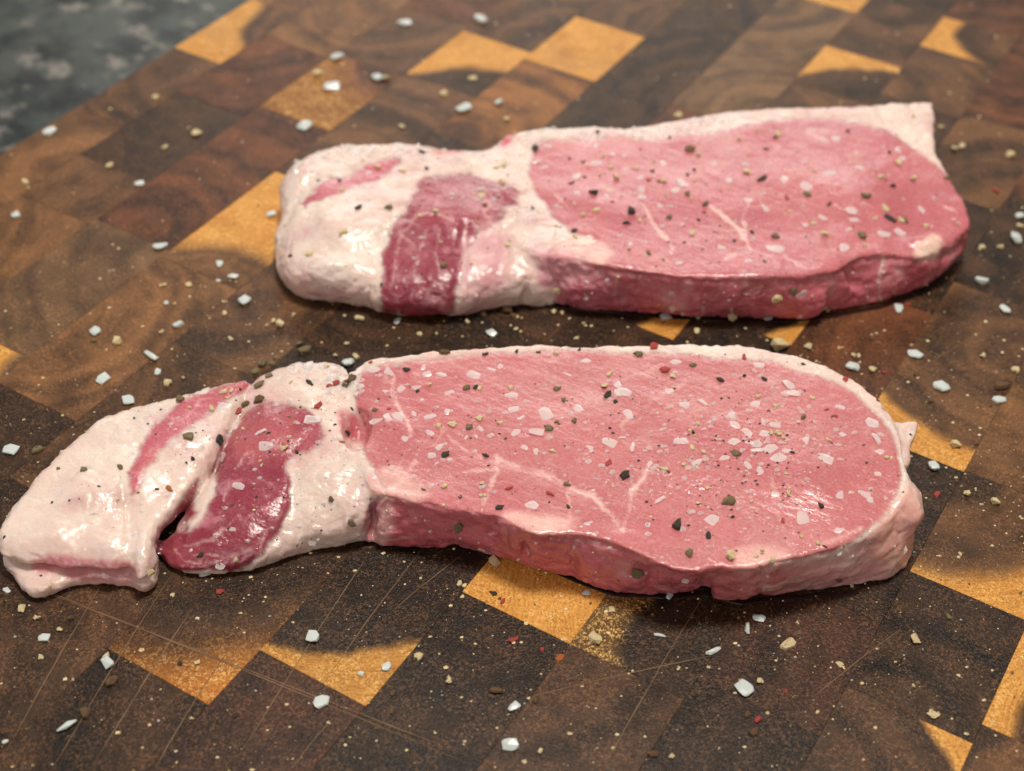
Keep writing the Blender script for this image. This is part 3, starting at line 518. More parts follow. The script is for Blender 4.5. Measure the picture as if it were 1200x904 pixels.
reg_r = [
 (1, [(623, 185), (630, 166), (680, 165), (700, 166), (728, 157), (745, 164), (780, 165), (800, 158), (830, 157), (860, 150), (900, 143), (950, 140), (1000, 143), (1030, 151), (1060, 164), (1076, 177), (1092, 190), (1109, 206), (1128, 233), (1142, 262)] + bot_r
   + [(648, 330), (640, 300), (655, 285), (700, 290), (700, 279), (667, 271), (651, 257), (640, 241), (626, 224), (620, 207)], (0.495, 0.138, 0.160), 3.5),
 (1, [(700, 313), (740, 319), (780, 327), (850, 330), (900, 331), (950, 332), (985, 322), (1005, 306), (1035, 302), (1070, 306), (1098, 306), (1122, 288), (1145, 275)] + bot_r, CW, 6),
 (None, [(650, 283), (682, 279), (720, 291), (710, 312), (682, 308), (660, 300)], (0.80, 0.52, 0.46), 6),
 (None, [(630, 295), (660, 298), (690, 312), (720, 325), (700, 345), (650, 350), (630, 330)], (0.62, 0.27, 0.31), 10),
 (None, [(655, 335), (700, 330), (740, 340), (720, 362), (660, 362)], (0.44, 0.11, 0.15), 8),
 (None, [(1070, 292), (1090, 274), (1106, 278), (1096, 304), (1072, 305)], (0.82, 0.58, 0.48), 5),
 (2, [(501, 206), (537, 206), (582, 212), (606, 227), (609, 241), (590, 243), (592, 252), (576, 264), (556, 276), (546, 300), (540, 335), (532, 372), (496, 375), (476, 373), (448, 370), (443, 360), (447, 318), (452, 296), (458, 271), (475, 250), (487, 226)], (0.26, 0.030, 0.060), 4),
 (None, [(501, 206), (582, 212), (606, 227), (607, 240), (560, 262), (480, 262), (490, 226)], (0.36, 0.062, 0.09), 12),
 (None, [(541, 275), (556, 285), (556, 330), (548, 365), (534, 370), (540, 330)], (0.62, 0.33, 0.36), 9),
 (None, [(556, 275), (590, 262), (598, 300), (590, 340), (560, 362), (548, 360), (556, 320)], (0.66, 0.35, 0.37), 13),
 (3, zC([(190, 410), (240, 335), (300, 275), (340, 300), (420, 268), (520, 208), (600, 200), (622, 222), (540, 280), (450, 310), (380, 330), (330, 362), (250, 385)]), (0.50, 0.11, 0.15), 4),
 (None, [(580, 173), (602, 152), (607, 156), (590, 176)], (0.60, 0.12, 0.16), 4), (None, [(505, 178), (530, 174), (545, 180), (520, 184)], (0.66, 0.28, 0.26), 4)]
mar_r = [([(755, 238), (762, 255), (775, 275), (790, 290)], 3.5, .7), ([(833, 241), (850, 257), (868, 270), (877, 290)], 3.5, .75), ([(877, 290), (872, 260), (876, 235)], 3, .6), ([(850, 302), (877, 292), (905, 300)], 2.6, .6), ([(703, 218), (735, 230), (755, 240)], 2.6, .4),
 ([(650, 228), (665, 240)], 3, .4), ([(1034, 300), (1031, 355)], 3.0, .8), ([(920, 300), (945, 315), (958, 312)], 3, .6), ([(868, 345), (885, 338), (905, 340)], 2, .5), ([(725, 320), (718, 350)], 3, .4), ([(500, 270), (490, 300), (482, 320)], 2.4, .35), ([(470, 275), (466, 300), (458, 340)], 2, .35), ([(515, 268), (512, 300), (520, 345)], 2.2, .3), ([(478, 330), (500, 340), (515, 330)], 2, .35), ([(470, 262), (500, 250), (530, 255)], 3, .3), ([(545, 272), (543, 330), (536, 366)], 3.5, .6)]
rear.finish(rroot, CF, reg_r, mar_r, [('fat_cap', FAT), ('loin_muscle', LEAN), ('belly_muscle', LEAN), ('lean_streak', LEAN)])
#SEASONING
# ------------------------------------------------------------------ meat juice along the chop bases
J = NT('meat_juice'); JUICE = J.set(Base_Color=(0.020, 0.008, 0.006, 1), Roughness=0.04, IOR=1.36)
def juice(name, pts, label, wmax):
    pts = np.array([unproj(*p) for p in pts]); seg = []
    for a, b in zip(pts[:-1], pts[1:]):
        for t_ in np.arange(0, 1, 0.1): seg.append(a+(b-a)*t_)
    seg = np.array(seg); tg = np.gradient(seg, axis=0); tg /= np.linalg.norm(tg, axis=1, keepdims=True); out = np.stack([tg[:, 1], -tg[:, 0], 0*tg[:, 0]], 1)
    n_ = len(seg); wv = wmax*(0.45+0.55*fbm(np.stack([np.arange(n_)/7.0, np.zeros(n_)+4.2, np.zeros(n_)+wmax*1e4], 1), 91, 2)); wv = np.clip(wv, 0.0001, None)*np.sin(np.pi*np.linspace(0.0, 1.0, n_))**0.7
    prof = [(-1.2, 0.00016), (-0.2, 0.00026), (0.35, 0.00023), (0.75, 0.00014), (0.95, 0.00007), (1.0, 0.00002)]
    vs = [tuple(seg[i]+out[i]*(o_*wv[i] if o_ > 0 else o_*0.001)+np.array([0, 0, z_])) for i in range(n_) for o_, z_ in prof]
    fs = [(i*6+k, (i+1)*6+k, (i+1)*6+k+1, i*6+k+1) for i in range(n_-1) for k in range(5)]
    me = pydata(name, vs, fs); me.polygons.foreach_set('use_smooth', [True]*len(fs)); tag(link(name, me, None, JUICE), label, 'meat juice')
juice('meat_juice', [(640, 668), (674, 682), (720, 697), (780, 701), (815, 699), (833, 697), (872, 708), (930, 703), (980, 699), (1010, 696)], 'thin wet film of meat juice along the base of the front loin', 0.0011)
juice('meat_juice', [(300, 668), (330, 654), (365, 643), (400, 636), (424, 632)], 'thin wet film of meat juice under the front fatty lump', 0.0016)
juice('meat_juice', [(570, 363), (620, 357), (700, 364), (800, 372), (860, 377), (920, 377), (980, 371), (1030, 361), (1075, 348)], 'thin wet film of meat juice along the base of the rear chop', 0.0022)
# ------------------------------------------------------------------ seasoning
SALTD = NT('dry_salt'); SALTD.set(Base_Color=(0.66, 0.72, 0.69, 1), Roughness=0.32)
SALTD.b.inputs['Transmission Weight'].default_value = 0.22; SALTD.b.inputs['Subsurface Weight'].default_value = 0.25
SALTD.b.inputs['Subsurface Radius'].default_value = (1, 1, 1); SALTD.b.inputs['Subsurface Scale'].default_value = 0.0012
SALTW = NT('wet_salt'); SALTW.set(Base_Color=(0.90, 0.84, 0.82, 1), Roughness=0.18, IOR=1.50)
SALTW.b.inputs['Alpha'].default_value = 0.46
def spice(name, a, b, lo, hi, rough=0.6, scale=1500.0):
    t = NT(name); ps = t.n('ShaderNodeTexCoord').outputs['Object']
    n_ = t.noise(ps, scale, 3, 0.6)
    t.set(Base_Color=t.mix(t.ramp(n_, lo, hi), a+(1,), b+(1,)), Roughness=rough, Normal=t.bump(n_, 0.0003, 0.8)); return t.m
SP = {'black': spice('pepper_skin_black', (0.016, 0.017, 0.012), (0.130, 0.105, 0.055), 0.42, 0.72),
      'olive': spice('pepper_skin_olive', (0.040, 0.038, 0.020), (0.42, 0.32, 0.150), 0.42, 0.60),
      'brown': spice('pepper_skin_brown', (0.090, 0.045, 0.020), (0.26, 0.14, 0.060), 0.40, 0.65),
      'cream': spice('pepper_core_cream', (0.66, 0.48, 0.21), (0.88, 0.76, 0.48), 0.38, 0.60),
      'red': spice('red_pepper_skin', (0.42, 0.035, 0.030), (0.62, 0.13, 0.10), 0.40, 0.70, 0.4),
      'orange': spice('orange_pepper_skin', (0.42, 0.10, 0.020), (0.55, 0.22, 0.06), 0.40, 0.70, 0.4)}
def hull(name, pts, mat, smooth=False):
    bm = bmesh.new()
    for p in pts: bm.verts.new(p)
    r = bmesh.ops.convex_hull(bm, input=bm.verts)
    bmesh.ops.delete(bm, geom=[e for e in r['geom_interior'] if isinstance(e, bmesh.types.BMVert)], context='VERTS')
    me = bpy.data.meshes.new(name); bm.to_mesh(me); bm.free(); me.materials.append(mat)
    ext = max(v_.co.x for v_ in me.vertices)-min(v_.co.x for v_ in me.vertices); me.transform(Matrix.Scale(1/ext, 4)); return me
def salt_mesh(i, mat, thin):
    ax = (0.5, 0.155, 0.12) if thin else (0.5, random.uniform(0.30, 0.46), random.uniform(0.12, 0.19))
    pts = []
    for k in range(24):
        v_ = rng.normal(0, 1, 3); v_ /= np.max(np.abs(v_))**0.75*np.linalg.norm(v_)**0.25
        pts.append(v_*np.array(ax)*random.uniform(0.82, 1.0))
    me = hull('salt_crystal', pts, mat)
    return me
def flake_mesh(mat, thick=0.05):
    n_ = random.choice((6, 7, 8, 9)); ph = random.uniform(0, 6); ry = random.uniform(0.45, 0.8); cu, cv = random.uniform(-0.5, 0.8), random.uniform(-0.4, 0.6)
    ring = []
    for k in range(n_):
        a = ph+6.283*k/n_+random.uniform(-0.28, 0.28); r_ = 0.60*random.uniform(0.52, 1.05); ring.append((r_*math.cos(a), r_*ry*math.sin(a)))
    top, bot, mid = [], [], []
    for x_, y_ in ring:
        z_ = -cu*x_*x_-cv*y_*y_+random.uniform(-0.03, 0.03)
        top.append((x_*0.9, y_*0.9, z_+thick)); bot.append((x_, y_, z_-thick)); mid.append((x_*0.45+random.uniform(-.05, .05), y_*0.45, z_*0.25+thick*random.uniform(1.0, 2.2)))
    vs = top+bot+mid+[(0, 0, thick*random.uniform(0.8, 2.2))]; fs = []
    for k in range(n_):
        j = (k+1) % n_; fs += [(n_+k, n_+j, j, k), (k, j, 2*n_+j, 2*n_+k), (2*n_+k, 2*n_+j, 3*n_)]
    fs.append(tuple(range(2*n_-1, n_-1, -1)))
    me = pydata('pepper_flake', vs, fs); me.materials.append(mat); return me
def chunk_mesh(mat, nm='pepper_kernel'):
    ax = (0.5, random.uniform(0.32, 0.46), random.uniform(0.2, 0.34))
    return hull(nm, [np.array([random.gauss(0, 1), random.gauss(0, 1), random.gauss(0, 1)]) for _ in range(1)]+[(lambda q: q/np.linalg.norm(q)*np.array(ax)*random.uniform(0.7, 1.05))(rng.normal(0, 1, 3)) for _ in range(13)][0:13], mat) if False else \
        hull(nm, [(lambda q: q/np.linalg.norm(q)*np.array(ax)*random.uniform(0.7, 1.05))(rng.normal(0, 1, 3)) for _ in range(13)], mat)
LIB = {('salt', 'dry'): [salt_mesh(i, SALTD.m, False) for i in range(10)], ('rod', 'dry'): [salt_mesh(i, SALTD.m, True) for i in range(4)],
       ('salt', 'wet'): [salt_mesh(i, SALTW.m, False) for i in range(12)], ('rod', 'wet'): [salt_mesh(i, SALTW.m, True) for i in range(4)]}
for c_ in ('black', 'olive', 'brown'): LIB[c_] = [flake_mesh(SP[c_], random.uniform(0.05, 0.12)) for _ in range(8)]
def crumb(mat):                                                        # two or three broken bits stuck together
    bm = bmesh.new()
    for k in range(random.choice((2, 3, 3))):
        me_ = chunk_mesh(mat); sc_ = random.uniform(0.38, 0.72); me_.transform(Matrix.Translation((random.uniform(-.26, .26), random.uniform(-.2, .2), 0)) @ Matrix.Rotation(random.uniform(0, 6), 4, 'Z') @ Matrix.Scale(sc_, 4)); bm.from_mesh(me_); bpy.data.meshes.remove(me_)
    me = bpy.data.meshes.new('pepper_kernel'); bm.to_mesh(me); bm.free(); me.materials.append(mat); return me
LIB['cream'] = [crumb(SP['cream']) for _ in range(6)]+[chunk_mesh(SP['cream']) for _ in range(4)]+[flake_mesh(SP['cream'], 0.09) for _ in range(3)]
LIB['tan'] = [flake_mesh(SP['brown'], 0.08) for _ in range(4)]
LIB['red'] = [flake_mesh(SP['red'], 0.05) for _ in range(6)]; LIB['orange'] = [flake_mesh(SP['orange'], 0.05) for _ in range(3)]
KIND = {'salt': ('salt_crystal', 'salt crystal'), 'rod': ('salt_crystal', 'salt crystal'), 'black': ('pepper_flake', 'pepper flake'), 'olive': ('pepper_flake', 'pepper flake'), 'brown': ('pepper_flake', 'pepper flake'),
        'dr': ((0.062, 0.025, 0.014), (0.018, 0.009, 0.006)),
         'db': ((0.074, 0.036, 0.018), (0.022, 0.012, 0.007)),
         'tan': ('pepper_flake', 'pepper flake'), 'cream': ('pepper_kernel', 'pepper piece'), 'red': ('red_pepper_flake', 'red pepper flake'), 'orange': ('red_pepper_flake', 'red pepper flake')}

# every grain as seen in an enlargement of the photo: (origin, scale) then kind: x, y, length
V = []
def view(o, s, **kinds):
    for kd, txt in kinds.items():
        a = [float(q) for q in txt.replace(';', ' ').replace(',', ' ').split()]
        for i in range(0, len(a), 3): V.append((kd, o[0]+a[i]/s, o[1]+a[i+1]/s, a[i+2]/s))
view((400, 380), 3.013,
 salt='115,160,50; 172,172,55; 290,150,35; 303,178,35; 348,175,55; 152,235,48; 210,222,60; 268,222,40; 272,265,50; 382,248,58; 468,180,55; 533,158,40; 562,150,30; 600,252,60; 123,340,55; 200,327,60; 258,315,40; 313,327,48; 372,312,35; 313,385,40; 238,438,50; 348,435,35; 320,467,40; 385,480,35; 438,400,25; 473,395,28; 488,372,35; 608,298,45; 633,330,35; 620,385,50; 720,320,70; 645,438,35; 690,450,38; 690,383,60; 835,300,45; 858,130,48; 868,437,55; 670,640,55; 875,700,50; 345,495,40; 225,405,30; 495,798,30; 658,800,32',
 rod='798,178,35',
 black='270,238,22; 367,460,42; 510,465,30; 558,648,40; 510,107,30; 697,100,22; 420,610,20; 620,98,20; 800,645,26; 228,163,30; 475,225,28',
 olive='118,305,25; 442,225,38; 735,370,45; 760,345,22; 412,715,50; 760,230,40; 785,270,28; 822,343,30; 290,585,22; 795,565,35; 450,367,36', brown='362,90,42',
 cream='755,107,36; 393,355,38; 345,360,28; 487,335,30; 490,228,30; 312,215,20; 560,350,25; 747,450,32; 500,605,28; 498,563,25; 365,575,25; 897,398,20; 598,225,25; 540,845,50', red='590,580,40; 738,600,35; 168,300,20')
view((600, 380), 2.659,
 salt='225,113,38; 207,263,38; 235,387,50; 303,370,52; 360,283,45; 350,215,50; 330,215,40; 335,190,55; 397,248,28; 410,392,28; 468,388,50; 500,310,38; 537,253,35; 527,368,55; 577,430,40; 510,118,38; 770,128,38; 490,208,35; 630,608,60; 238,618,42; 420,622,32; 700,318,55; 730,340,50; 690,365,40; 660,415,50; 682,440,35; 735,440,40; 770,455,45; 685,283,35; 755,250,50; 25,293,30; 78,397,32; 38,385,28; 60,567,50; 430,437,30; 740,365,40; 775,300,40; 790,345,45; 490,850,30; 232,838,30; 540,800,24',
 rod='172,157,28; 343,355,30; 375,385,50; 592,245,45; 460,550,50; 765,395,50',
 black='350,472,50; 517,630,54; 612,658,38; 300,222,42; 322,242,22; 648,175,32; 725,162,18; 687,602,18; 565,338,20; 210,80,18',
 olive='552,715,42; 388,770,52; 680,557,56; 397,97,38; 563,130,35; 115,328,45; 190,300,25; 695,405,40', cream='290,195,32; 305,157,30; 128,397,30; 260,350,18; 475,453,30; 563,385,28; 597,400,20; 500,165,28; 580,310,20; 535,438,20; 680,725,40; 780,710,25; 580,560,18; 745,550,25; 390,605,18; 765,223,32; 610,512,18; 132,93,30',
 red='440,70,45; 475,142,45; 723,103,32; 300,433,35; 120,532,35', orange='622,577,18')
view((850, 400), 2.74,
 salt='107,75,42; 205,140,50; 215,165,55; 88,205,45; 40,270,55; 68,300,45; 30,325,38; 110,260,40; 100,330,40; 160,270,40; 145,345,50; 168,373,60; 18,400,35; 70,400,45; 110,412,45; 200,350,40; 258,318,60; 322,378,60; 470,265,48; 493,355,40; 368,212,35; 376,300,25; 370,492,45; 468,507,38; 250,567,60; 360,603,58; 160,492,30; 490,428,28; 575,365,45; 445,490,55; 18,238,40',
 rod='105,355,40; 485,315,60; 130,300,45',
 black='125,122,28; 60,110,25; 308,530,28; 320,660,16; 215,357,20; 22,567,18; 250,75,18; 490,180,16; 595,300,12', olive='250,245,30; 20,518,55; 30,360,35', brown='365,765,28',
 cream='105,178,35; 190,310,25; 333,315,30; 278,182,22; 160,208,20; 203,490,25; 75,520,40; 240,628,28; 300,650,25; 18,690,45; 118,677,28; 98,690,20; 148,703,25; 525,375,28; 172,22,62; 195,425,18; 100,550,18; 402,788,28; 160,297,42', red='60,53,32; 388,112,32; 350,243,28; 325,220,20; 185,577,28')
view((200, 400), 3.013,
 salt='190,235,55; 120,165,45; 240,512,50; 335,372,55; 500,280,60; 560,195,45; 215,668,40; 175,795,35; 120,822,45; 500,712,35; 490,85,55; 450,90,40; 470,75,40; 505,95,30; 430,105,40; 725,280,55; 770,115,55; 720,100,45; 755,172,45; 838,378,50; 825,345,40; 770,268,55; 860,253,40; 875,205,55; 185,410,40; 820,160,55; 630,80,50; 650,100,45; 610,110,35; 640,170,40; 380,130,30',
 rod='318,322,50', black='170,347,48; 78,417,25; 490,148,38; 345,325,20; 447,392,25; 105,755,30; 620,325,28; 580,295,15; 400,550,16; 303,550,14; 55,430,14; 640,240,18', olive='65,340,55; 35,207,42; 310,158,50; 325,85,60; 345,110,40; 300,110,45; 635,640,45; 722,243,25; 828,100,30',
 brown='567,560,28; 315,208,45; 640,135,50; 265,225,45; 620,150,40', cream='185,180,40; 215,175,25; 145,240,30; 70,232,25; 400,378,35; 322,438,20; 255,310,20; 655,55,35; 230,772,22; 425,145,20; 552,88,36; 200,200,22', red='240,248,48; 520,228,45; 585,150,40; 560,158,30; 600,140,30; 705,75,22; 172,885,38', orange='605,355,25')
view((0, 400), 3.013, salt='365,270,45; 535,215,50; 725,165,36', black='475,272,16; 350,513,15; 655,430,15; 15,692,16; 145,828,12; 555,523,20; 640,207,40', olive='295,453,36; 205,450,20; 425,445,30', brown='185,570,16; 245,563,12', orange='597,522,48', cream='528,815,30; 180,862,25; 415,562,18')
view((300, 120), 3.229,
 salt='580,380,38; 1095,245,30; 425,270,30; 545,165,60; 250,180,50; 235,195,40; 150,250,36; 200,215,30', rod='1062,228,45', black='385,402,46; 625,190,35; 235,297,20; 317,297,20; 1055,178,50; 475,690,18; 670,487,10; 645,252,25; 1047,402,20', olive='505,400,40; 710,620,45; 865,390,28', brown='130,582,25',
 cream='330,492,40; 203,575,38; 555,263,30; 680,412,25; 855,355,38; 925,305,45; 910,247,30; 940,240,30; 952,540,28; 700,530,15; 620,430,20; 462,247,28; 405,222,20; 325,335,22')
view((600, 0), 4.0,
 salt='157,785,30; 300,830,60; 395,680,50; 470,722,35; 530,795,40; 600,835,45; 610,890,55; 395,768,60; 800,860,75; 710,765,50; 940,765,50; 1010,695,60; 1085,768,45; 1020,848,45; 170,575,45; 440,590,40; 860,530,55; 1075,510,40', rod='118,762,45; 525,735,45',
 black='105,705,60; 400,622,30; 740,645,25; 280,860,30; 340,832,20; 855,800,30; 825,822,25; 1190,700,30; 1170,840,60; 335,762,25; 270,745,20', olive='830,705,70; 660,805,30; 690,852,30', cream='425,735,30; 465,787,28; 415,825,28; 490,838,35; 583,790,28; 620,740,28; 665,757,25; 710,852,38; 875,728,28; 1065,655,35; 1108,728,22; 1098,810,55; 855,850,25; 910,865,22; 780,548,40; 1150,610,25', red='640,845,32; 603,700,25')
view((850, 0), 3.014,
 salt='65,578,35; 200,632,55; 75,705,55; 135,735,48; 285,660,60; 370,615,58; 345,495,35; 390,490,40; 470,590,38; 445,745,50; 455,780,40; 440,815,50; 560,828,52; 615,822,45; 178,880,70; 610,530,35; 625,558,35; 700,740,50; 420,875,50; 345,770,40; 285,795,30; 462,542,22; 630,700,40',
 black='150,527,40; 175,487,25; 368,722,25; 95,822,28; 32,852,22; 582,775,50; 592,660,28; 580,540,22; 567,637,15; 432,466,18; 130,635,50', olive='292,688,40; 178,838,40; 485,835,50; 630,778,40; 495,695,42; 782,632,28', cream='187,478,25; 72,610,46; 48,492,28; 352,828,32; 565,740,38; 490,865,28; 528,773,22; 550,628,35; 665,635,28; 610,578,30; 707,800,22; 820,795,25; 315,605,18; 310,790,25; 225,748,20; 620,780,32; 660,410,25; 810,530,35; 835,520,25; 1005,550,35; 970,880,35; 905,875,30; 760,450,25; 1040,800,30', red='217,700,38; 955,675,38')
view((850, 0), 3.014, salt='1025,848,50; 1040,765,35')
view((600, 200), 4.0,
 salt='620,95,75; 610,130,60; 695,163,40; 445,118,40; 305,102,35; 800,60,75; 770,95,50; 1095,135,75; 795,252,38; 1108,425,52; 982,362,40; 785,432,42; 748,388,28; 555,345,35; 750,575,40; 745,640,60; 722,688,60; 900,640,40',
 black='385,108,50; 560,195,66; 535,248,40; 470,148,25; 875,233,28; 1040,330,28; 807,338,20; 893,370,18; 505,293,15; 290,285,35; 97,178,26; 900,198,22', olive='740,222,40; 908,158,45; 820,110,45; 1125,290,35; 638,390,35; 708,417,20; 1185,428,25', cream='395,185,48; 597,235,30; 333,210,25; 845,298,32; 295,312,38; 210,262,30; 210,560,50; 550,370,28; 490,40,36; 720,118,25; 842,128,25; 1035,680,62; 873,690,38; 865,757,42; 195,668,38; 235,672,28; 93,635,25; 18,688,35; 300,790,30; 335,720,22; 20,745,30')
view((850, 100), 3.013, cream='180,752,42; 350,785,24', olive='242,722,40', salt='268,740,45; 612,792,52; 150,825,34', red='645,775,26')
view((0, 200), 3.0, salt='565,270,55; 955,158,38; 773,332,40; 820,377,40; 860,462,48; 335,570,45; 625,545,42; 555,710,35; 365,737,55; 450,812,55; 767,388,20; 585,468,20; 55,158,40; 490,50,38', rod='532,657,72', cream='573,405,28; 663,403,32; 570,572,28; 412,605,38; 590,748,38; 790,503,28; 962,530,25; 985,545,40; 1030,510,22; 810,595,25; 642,732,20; 790,462,20; 90,42,34; 640,540,22', olive='330,600,30; 1070,635,55; 975,660,30; 955,680,36')
view((0, 0), 1.0, salt='13,529,20', olive='45,528,20')
view((0, 0), 2.0, salt='117,310,38; 790,137,36; 778,207,42; 714,297,38; 950,55,36; 1127,50,38; 883,185,30; 1087,257,42; 1168,242,26', cream='745,178,28; 905,185,20; 460,315,30; 385,345,25; 942,298,20; 1108,185,25; 1040,222,20; 258,390,20; 1187,280,18; 365,230,20')
view((700, 330), 2.4, salt='895,208,45; 717,242,42; 965,300,48; 1130,335,42; 1145,80,40; 945,522,38; 1080,0,40', cream='593,187,25; 727,210,28; 773,252,35; 1080,210,28; 1007,463,32; 1175,250,30', brown='1133,298,52; 897,263,25; 935,337,20; 770,160,26; 1065,458,18', red='808,257,20')
view((980, 450), 1.99, red='235,258,26', cream='305,257,20; 370,278,24; 288,397,14; 183,598,28; 182,705,14; 8,655,22; 225,773,34', olive='262,545,20')
view((0, 650), 2.4, salt='125,237,35; 303,308,45; 880,235,45; 903,418,50; 1087,317,32; 20,103,26; 15,527,20; 1015,337,20', rod='190,485,64', cream='297,290,34; 62,155,26; 105,180,22; 168,213,18; 115,290,20; 1177,288,32; 208,353,14; 925,475,15; 540,462,14; 555,305,22; 485,115,18', brown='197,180,28; 240,445,42; 1105,393,25; 1103,443,22; 1060,490,22', tan='315,360,48', black='505,308,24; 660,457,16')
view((450, 650), 2.182, salt='958,165,36; 920,345,52; 333,392,38; 322,490,45', rod='705,208,34; 928,192,42; 842,250,48', cream='540,220,42; 583,142,25; 1033,230,50; 165,323,24; 1163,283,26; 960,327,25; 193,75,22; 475,460,15; 400,503,17; 205,483,17; 753,292,15; 1060,175,17; 735,518,18; 855,495,13; 90,262,18; 1108,405,13', brown='285,350,38; 385,375,30; 690,512,34; 945,458,32; 930,410,26; 20,357,26', black='280,100,24', red='330,220,34; 405,242,18; 303,120,28; 955,423,30; 1028,350,16', orange='450,265,34')
view((300, 330), 3.0, salt='497,142,40; 828,185,40', cream='75,155,40; 60,140,24; 130,118,20; 362,130,40; 318,220,20; 342,75,18; 575,187,25; 588,200,15; 635,183,13; 743,145,20; 1127,208,25; 915,172,25; 1015,187,13; 1150,150,15; 970,88,22; 935,130,15; 280,262,20; 268,272,15', brown='800,118,36; 885,108,52; 905,125,36', olive='160,240,46; 150,222,34')
for (x0, y0), (x1, y1), n_ in (((345, 196), (420, 172), 7), ((420, 172), (540, 180), 9), ((580, 172), (700, 158), 12), ((700, 158), (860, 140), 12), ((560, 190), (610, 175), 4), ((350, 430), (400, 440), 4), ((330, 250), (400, 190), 3)):
    for i in range(n_): V.append(('salt', x0+(x1-x0)*(i+0.5)/n_+random.uniform(-4, 4), y0+(y1-y0)*(i+0.5)/n_+random.uniform(-5, 8), random.uniform(6, 13)))
GR_ = []
cellmap = {}
for kd, x, y, ln in V:                                                 # the enlargements overlap: keep one of each
    cat = KIND[kd][1]
    if any(c2 == cat and abs(x-x2) < 5.5 and abs(y-y2) < 4.5 for c2, x2, y2 in cellmap.get((int(x//40), int(y//40)), ())): continue
    for i in (-1, 0, 1):
        for j in (-1, 0, 1): cellmap.setdefault((int(x//40)+i, int(y//40)+j), []).append((cat, x, y))
    GR_.append((kd, x, y, ln))
MARK = [(731.6, 557, 'black', 'black flake at vein fork'), (794, 617, 'black', 'biggest black flake'), (856, 589, 'olive', 'long olive flake'), (713, 463, 'black', 'black flake under cream piece'),
 (643, 503, 'olive', 'round olive flake'), (530, 498, 'cream', 'cream piece left of centre'), (870, 520, None, 'dense salt heap'), (1070, 520, None, 'white fat flap'), (912, 408, 'cream', 'gold piece at back rim'),
 (520, 410, 'brown', 'brown flake at back rim'), (596, 572, 'red', 'red flake by pale seam'), (765, 406, 'red', 'pink flake at back rim'), (415, 490, None, 'dark notch'), (395, 448, 'red', 'red flake clump'),
 (362, 430, None, 'salt crust on hump'), (256, 515, 'black', 'leaning black flake'), (195, 620, None, 'dark cleft'), (198, 573, 'orange', 'orange flake on tail'), (98, 550, 'olive', 'olive flake on tail'),
 (272, 622, 'salt', 'crystal low on the muscle'), (257, 694, 'red', 'coral flake on the board'), (419, 244, 'black', 'black flake on rounded fat'), (520, 312, 'olive', 'olive flake on rear muscle'),
 (740, 249, 'black', 'largest rear loin flake'), (922, 232, 'red', 'red flake on rear loin'), (874, 202, 'cream', 'oval cream piece'), (1043, 257, 'black', 'long flake near right end'), (1090, 128, None, 'square fat corner'),
 (1085, 290, None, 'white fat spot'), (909, 350, 'cream', 'cream piece on red side'), (859, 370, 'cream', 'hooked cream piece'), (685, 283, None, 'pale fat patch'), (627, 176, 'black', 'flake at the loin corner'), (470, 190, None, 'short lean streak'),
 (924, 756, 'cream', 'biggest gold piece'), (698, 751, 'cream', 'cream piece by orange block'), (615, 695, None, 'bright orange block'), (390, 785, None, 'striped orange block'), (235, 800, None, 'rust brown block corner'),
 (100, 835, 'brown', 'tan husk'), (598, 875, 'salt', 'rounded crystal at bottom'), (1150, 680, None, 'orange block at right'), (1093, 838, 'cream', 'round cream piece lower right'), (1095, 510, None, 'yellow strip by flap'),
 (1172, 455, 'brown', 'flat brown husk'), (178, 419, 'rod', 'long salt rod'), (13, 529, 'salt', 'crystal at left edge'), (280, 265, None, 'orange block behind'), (525, 65, None, 'yellow wedge at top'), (690, 45, None, 'yellow square at top'),
 (389, 103, 'salt', 'blurred white crystal'), (466, 377, 'salt', 'crystal between the chops'), (595, 366, 'brown', 'tan husk pile'), (778, 382, None, 'small orange corner'), (1140, 283, None, 'tip of rear chop'), (871, 808, 'salt', 'broad crystal near front'), (376, 824, 'salt', 'blocky crystal in front'), (125, 778, 'salt', 'crystal beside cream piece')]
ORD = ['nearest', 'second', 'third', 'fourth', 'fifth', 'sixth', 'seventh', 'eighth', 'ninth', 'tenth', 'eleventh', 'twelfth', 'thirteenth', 'fourteenth']
SURF = {('f', 0): "front fat", ('f', 1): 'front loin', ('f', 2): "front muscle", ('f', 3): "front streak", ('r', 0): "rear fat", ('r', 1): 'rear loin', ('r', 2): "rear muscle", ('r', 3): "rear streak", ('b', 0): 'the board'}
from mathutils.kdtree import KDTree
def kd_of(ch):
    k_ = KDTree(len(ch.px))
    for i, p in enumerate(ch.world(ch.P)): k_.insert(p, i)
    k_.balance(); return k_
KD = {'f': kd_of(front), 'r': kd_of(rear)}
placed = []
for kd, x, y, ln in GR_:
    d_ = Vector(ray_dir(x, y)).normalized(); best = None
    for key, ch in (('f', front), ('r', rear)):
        h_ = ch.bvh.ray_cast(Vector(CAMP), d_)
        if h_[0] and (best is None or h_[3] < best[3]): best = (h_[0], h_[1], key, h_[3])
    if best is None:                                                   # grains on the very rim: settle them on the meat
        for dy_ in (4, 8) if kd in ('salt', 'rod') else (4,):
            d2_ = Vector(ray_dir(x, y+dy_)).normalized()
            for key_, ch in (('f', front), ('r', rear)):
                h_ = ch.bvh.ray_cast(Vector(CAMP), d2_)
                if h_[0] and h_[0].z > 0.006 and best is None: best = (h_[0], h_[1], key_, h_[3])
            if best: break
    if best is None:
        p = Vector(unproj(x, y)); n_ = Vector((0, 0, 1)); key = 'b'; lab = 0
    else:
        p, n_, key = best[:3]; n_ = n_ if n_.dot(d_) < 0 else -n_
        lab = int((front if key == 'f' else rear).lab[KD[key].find(p)[1]])
    dep = (p-Vector(CAMP)).dot(Vector(FWD)); size = ln*dep/FPX*0.95
    placed.append([kd, x, y, size, p, n_, key, lab])
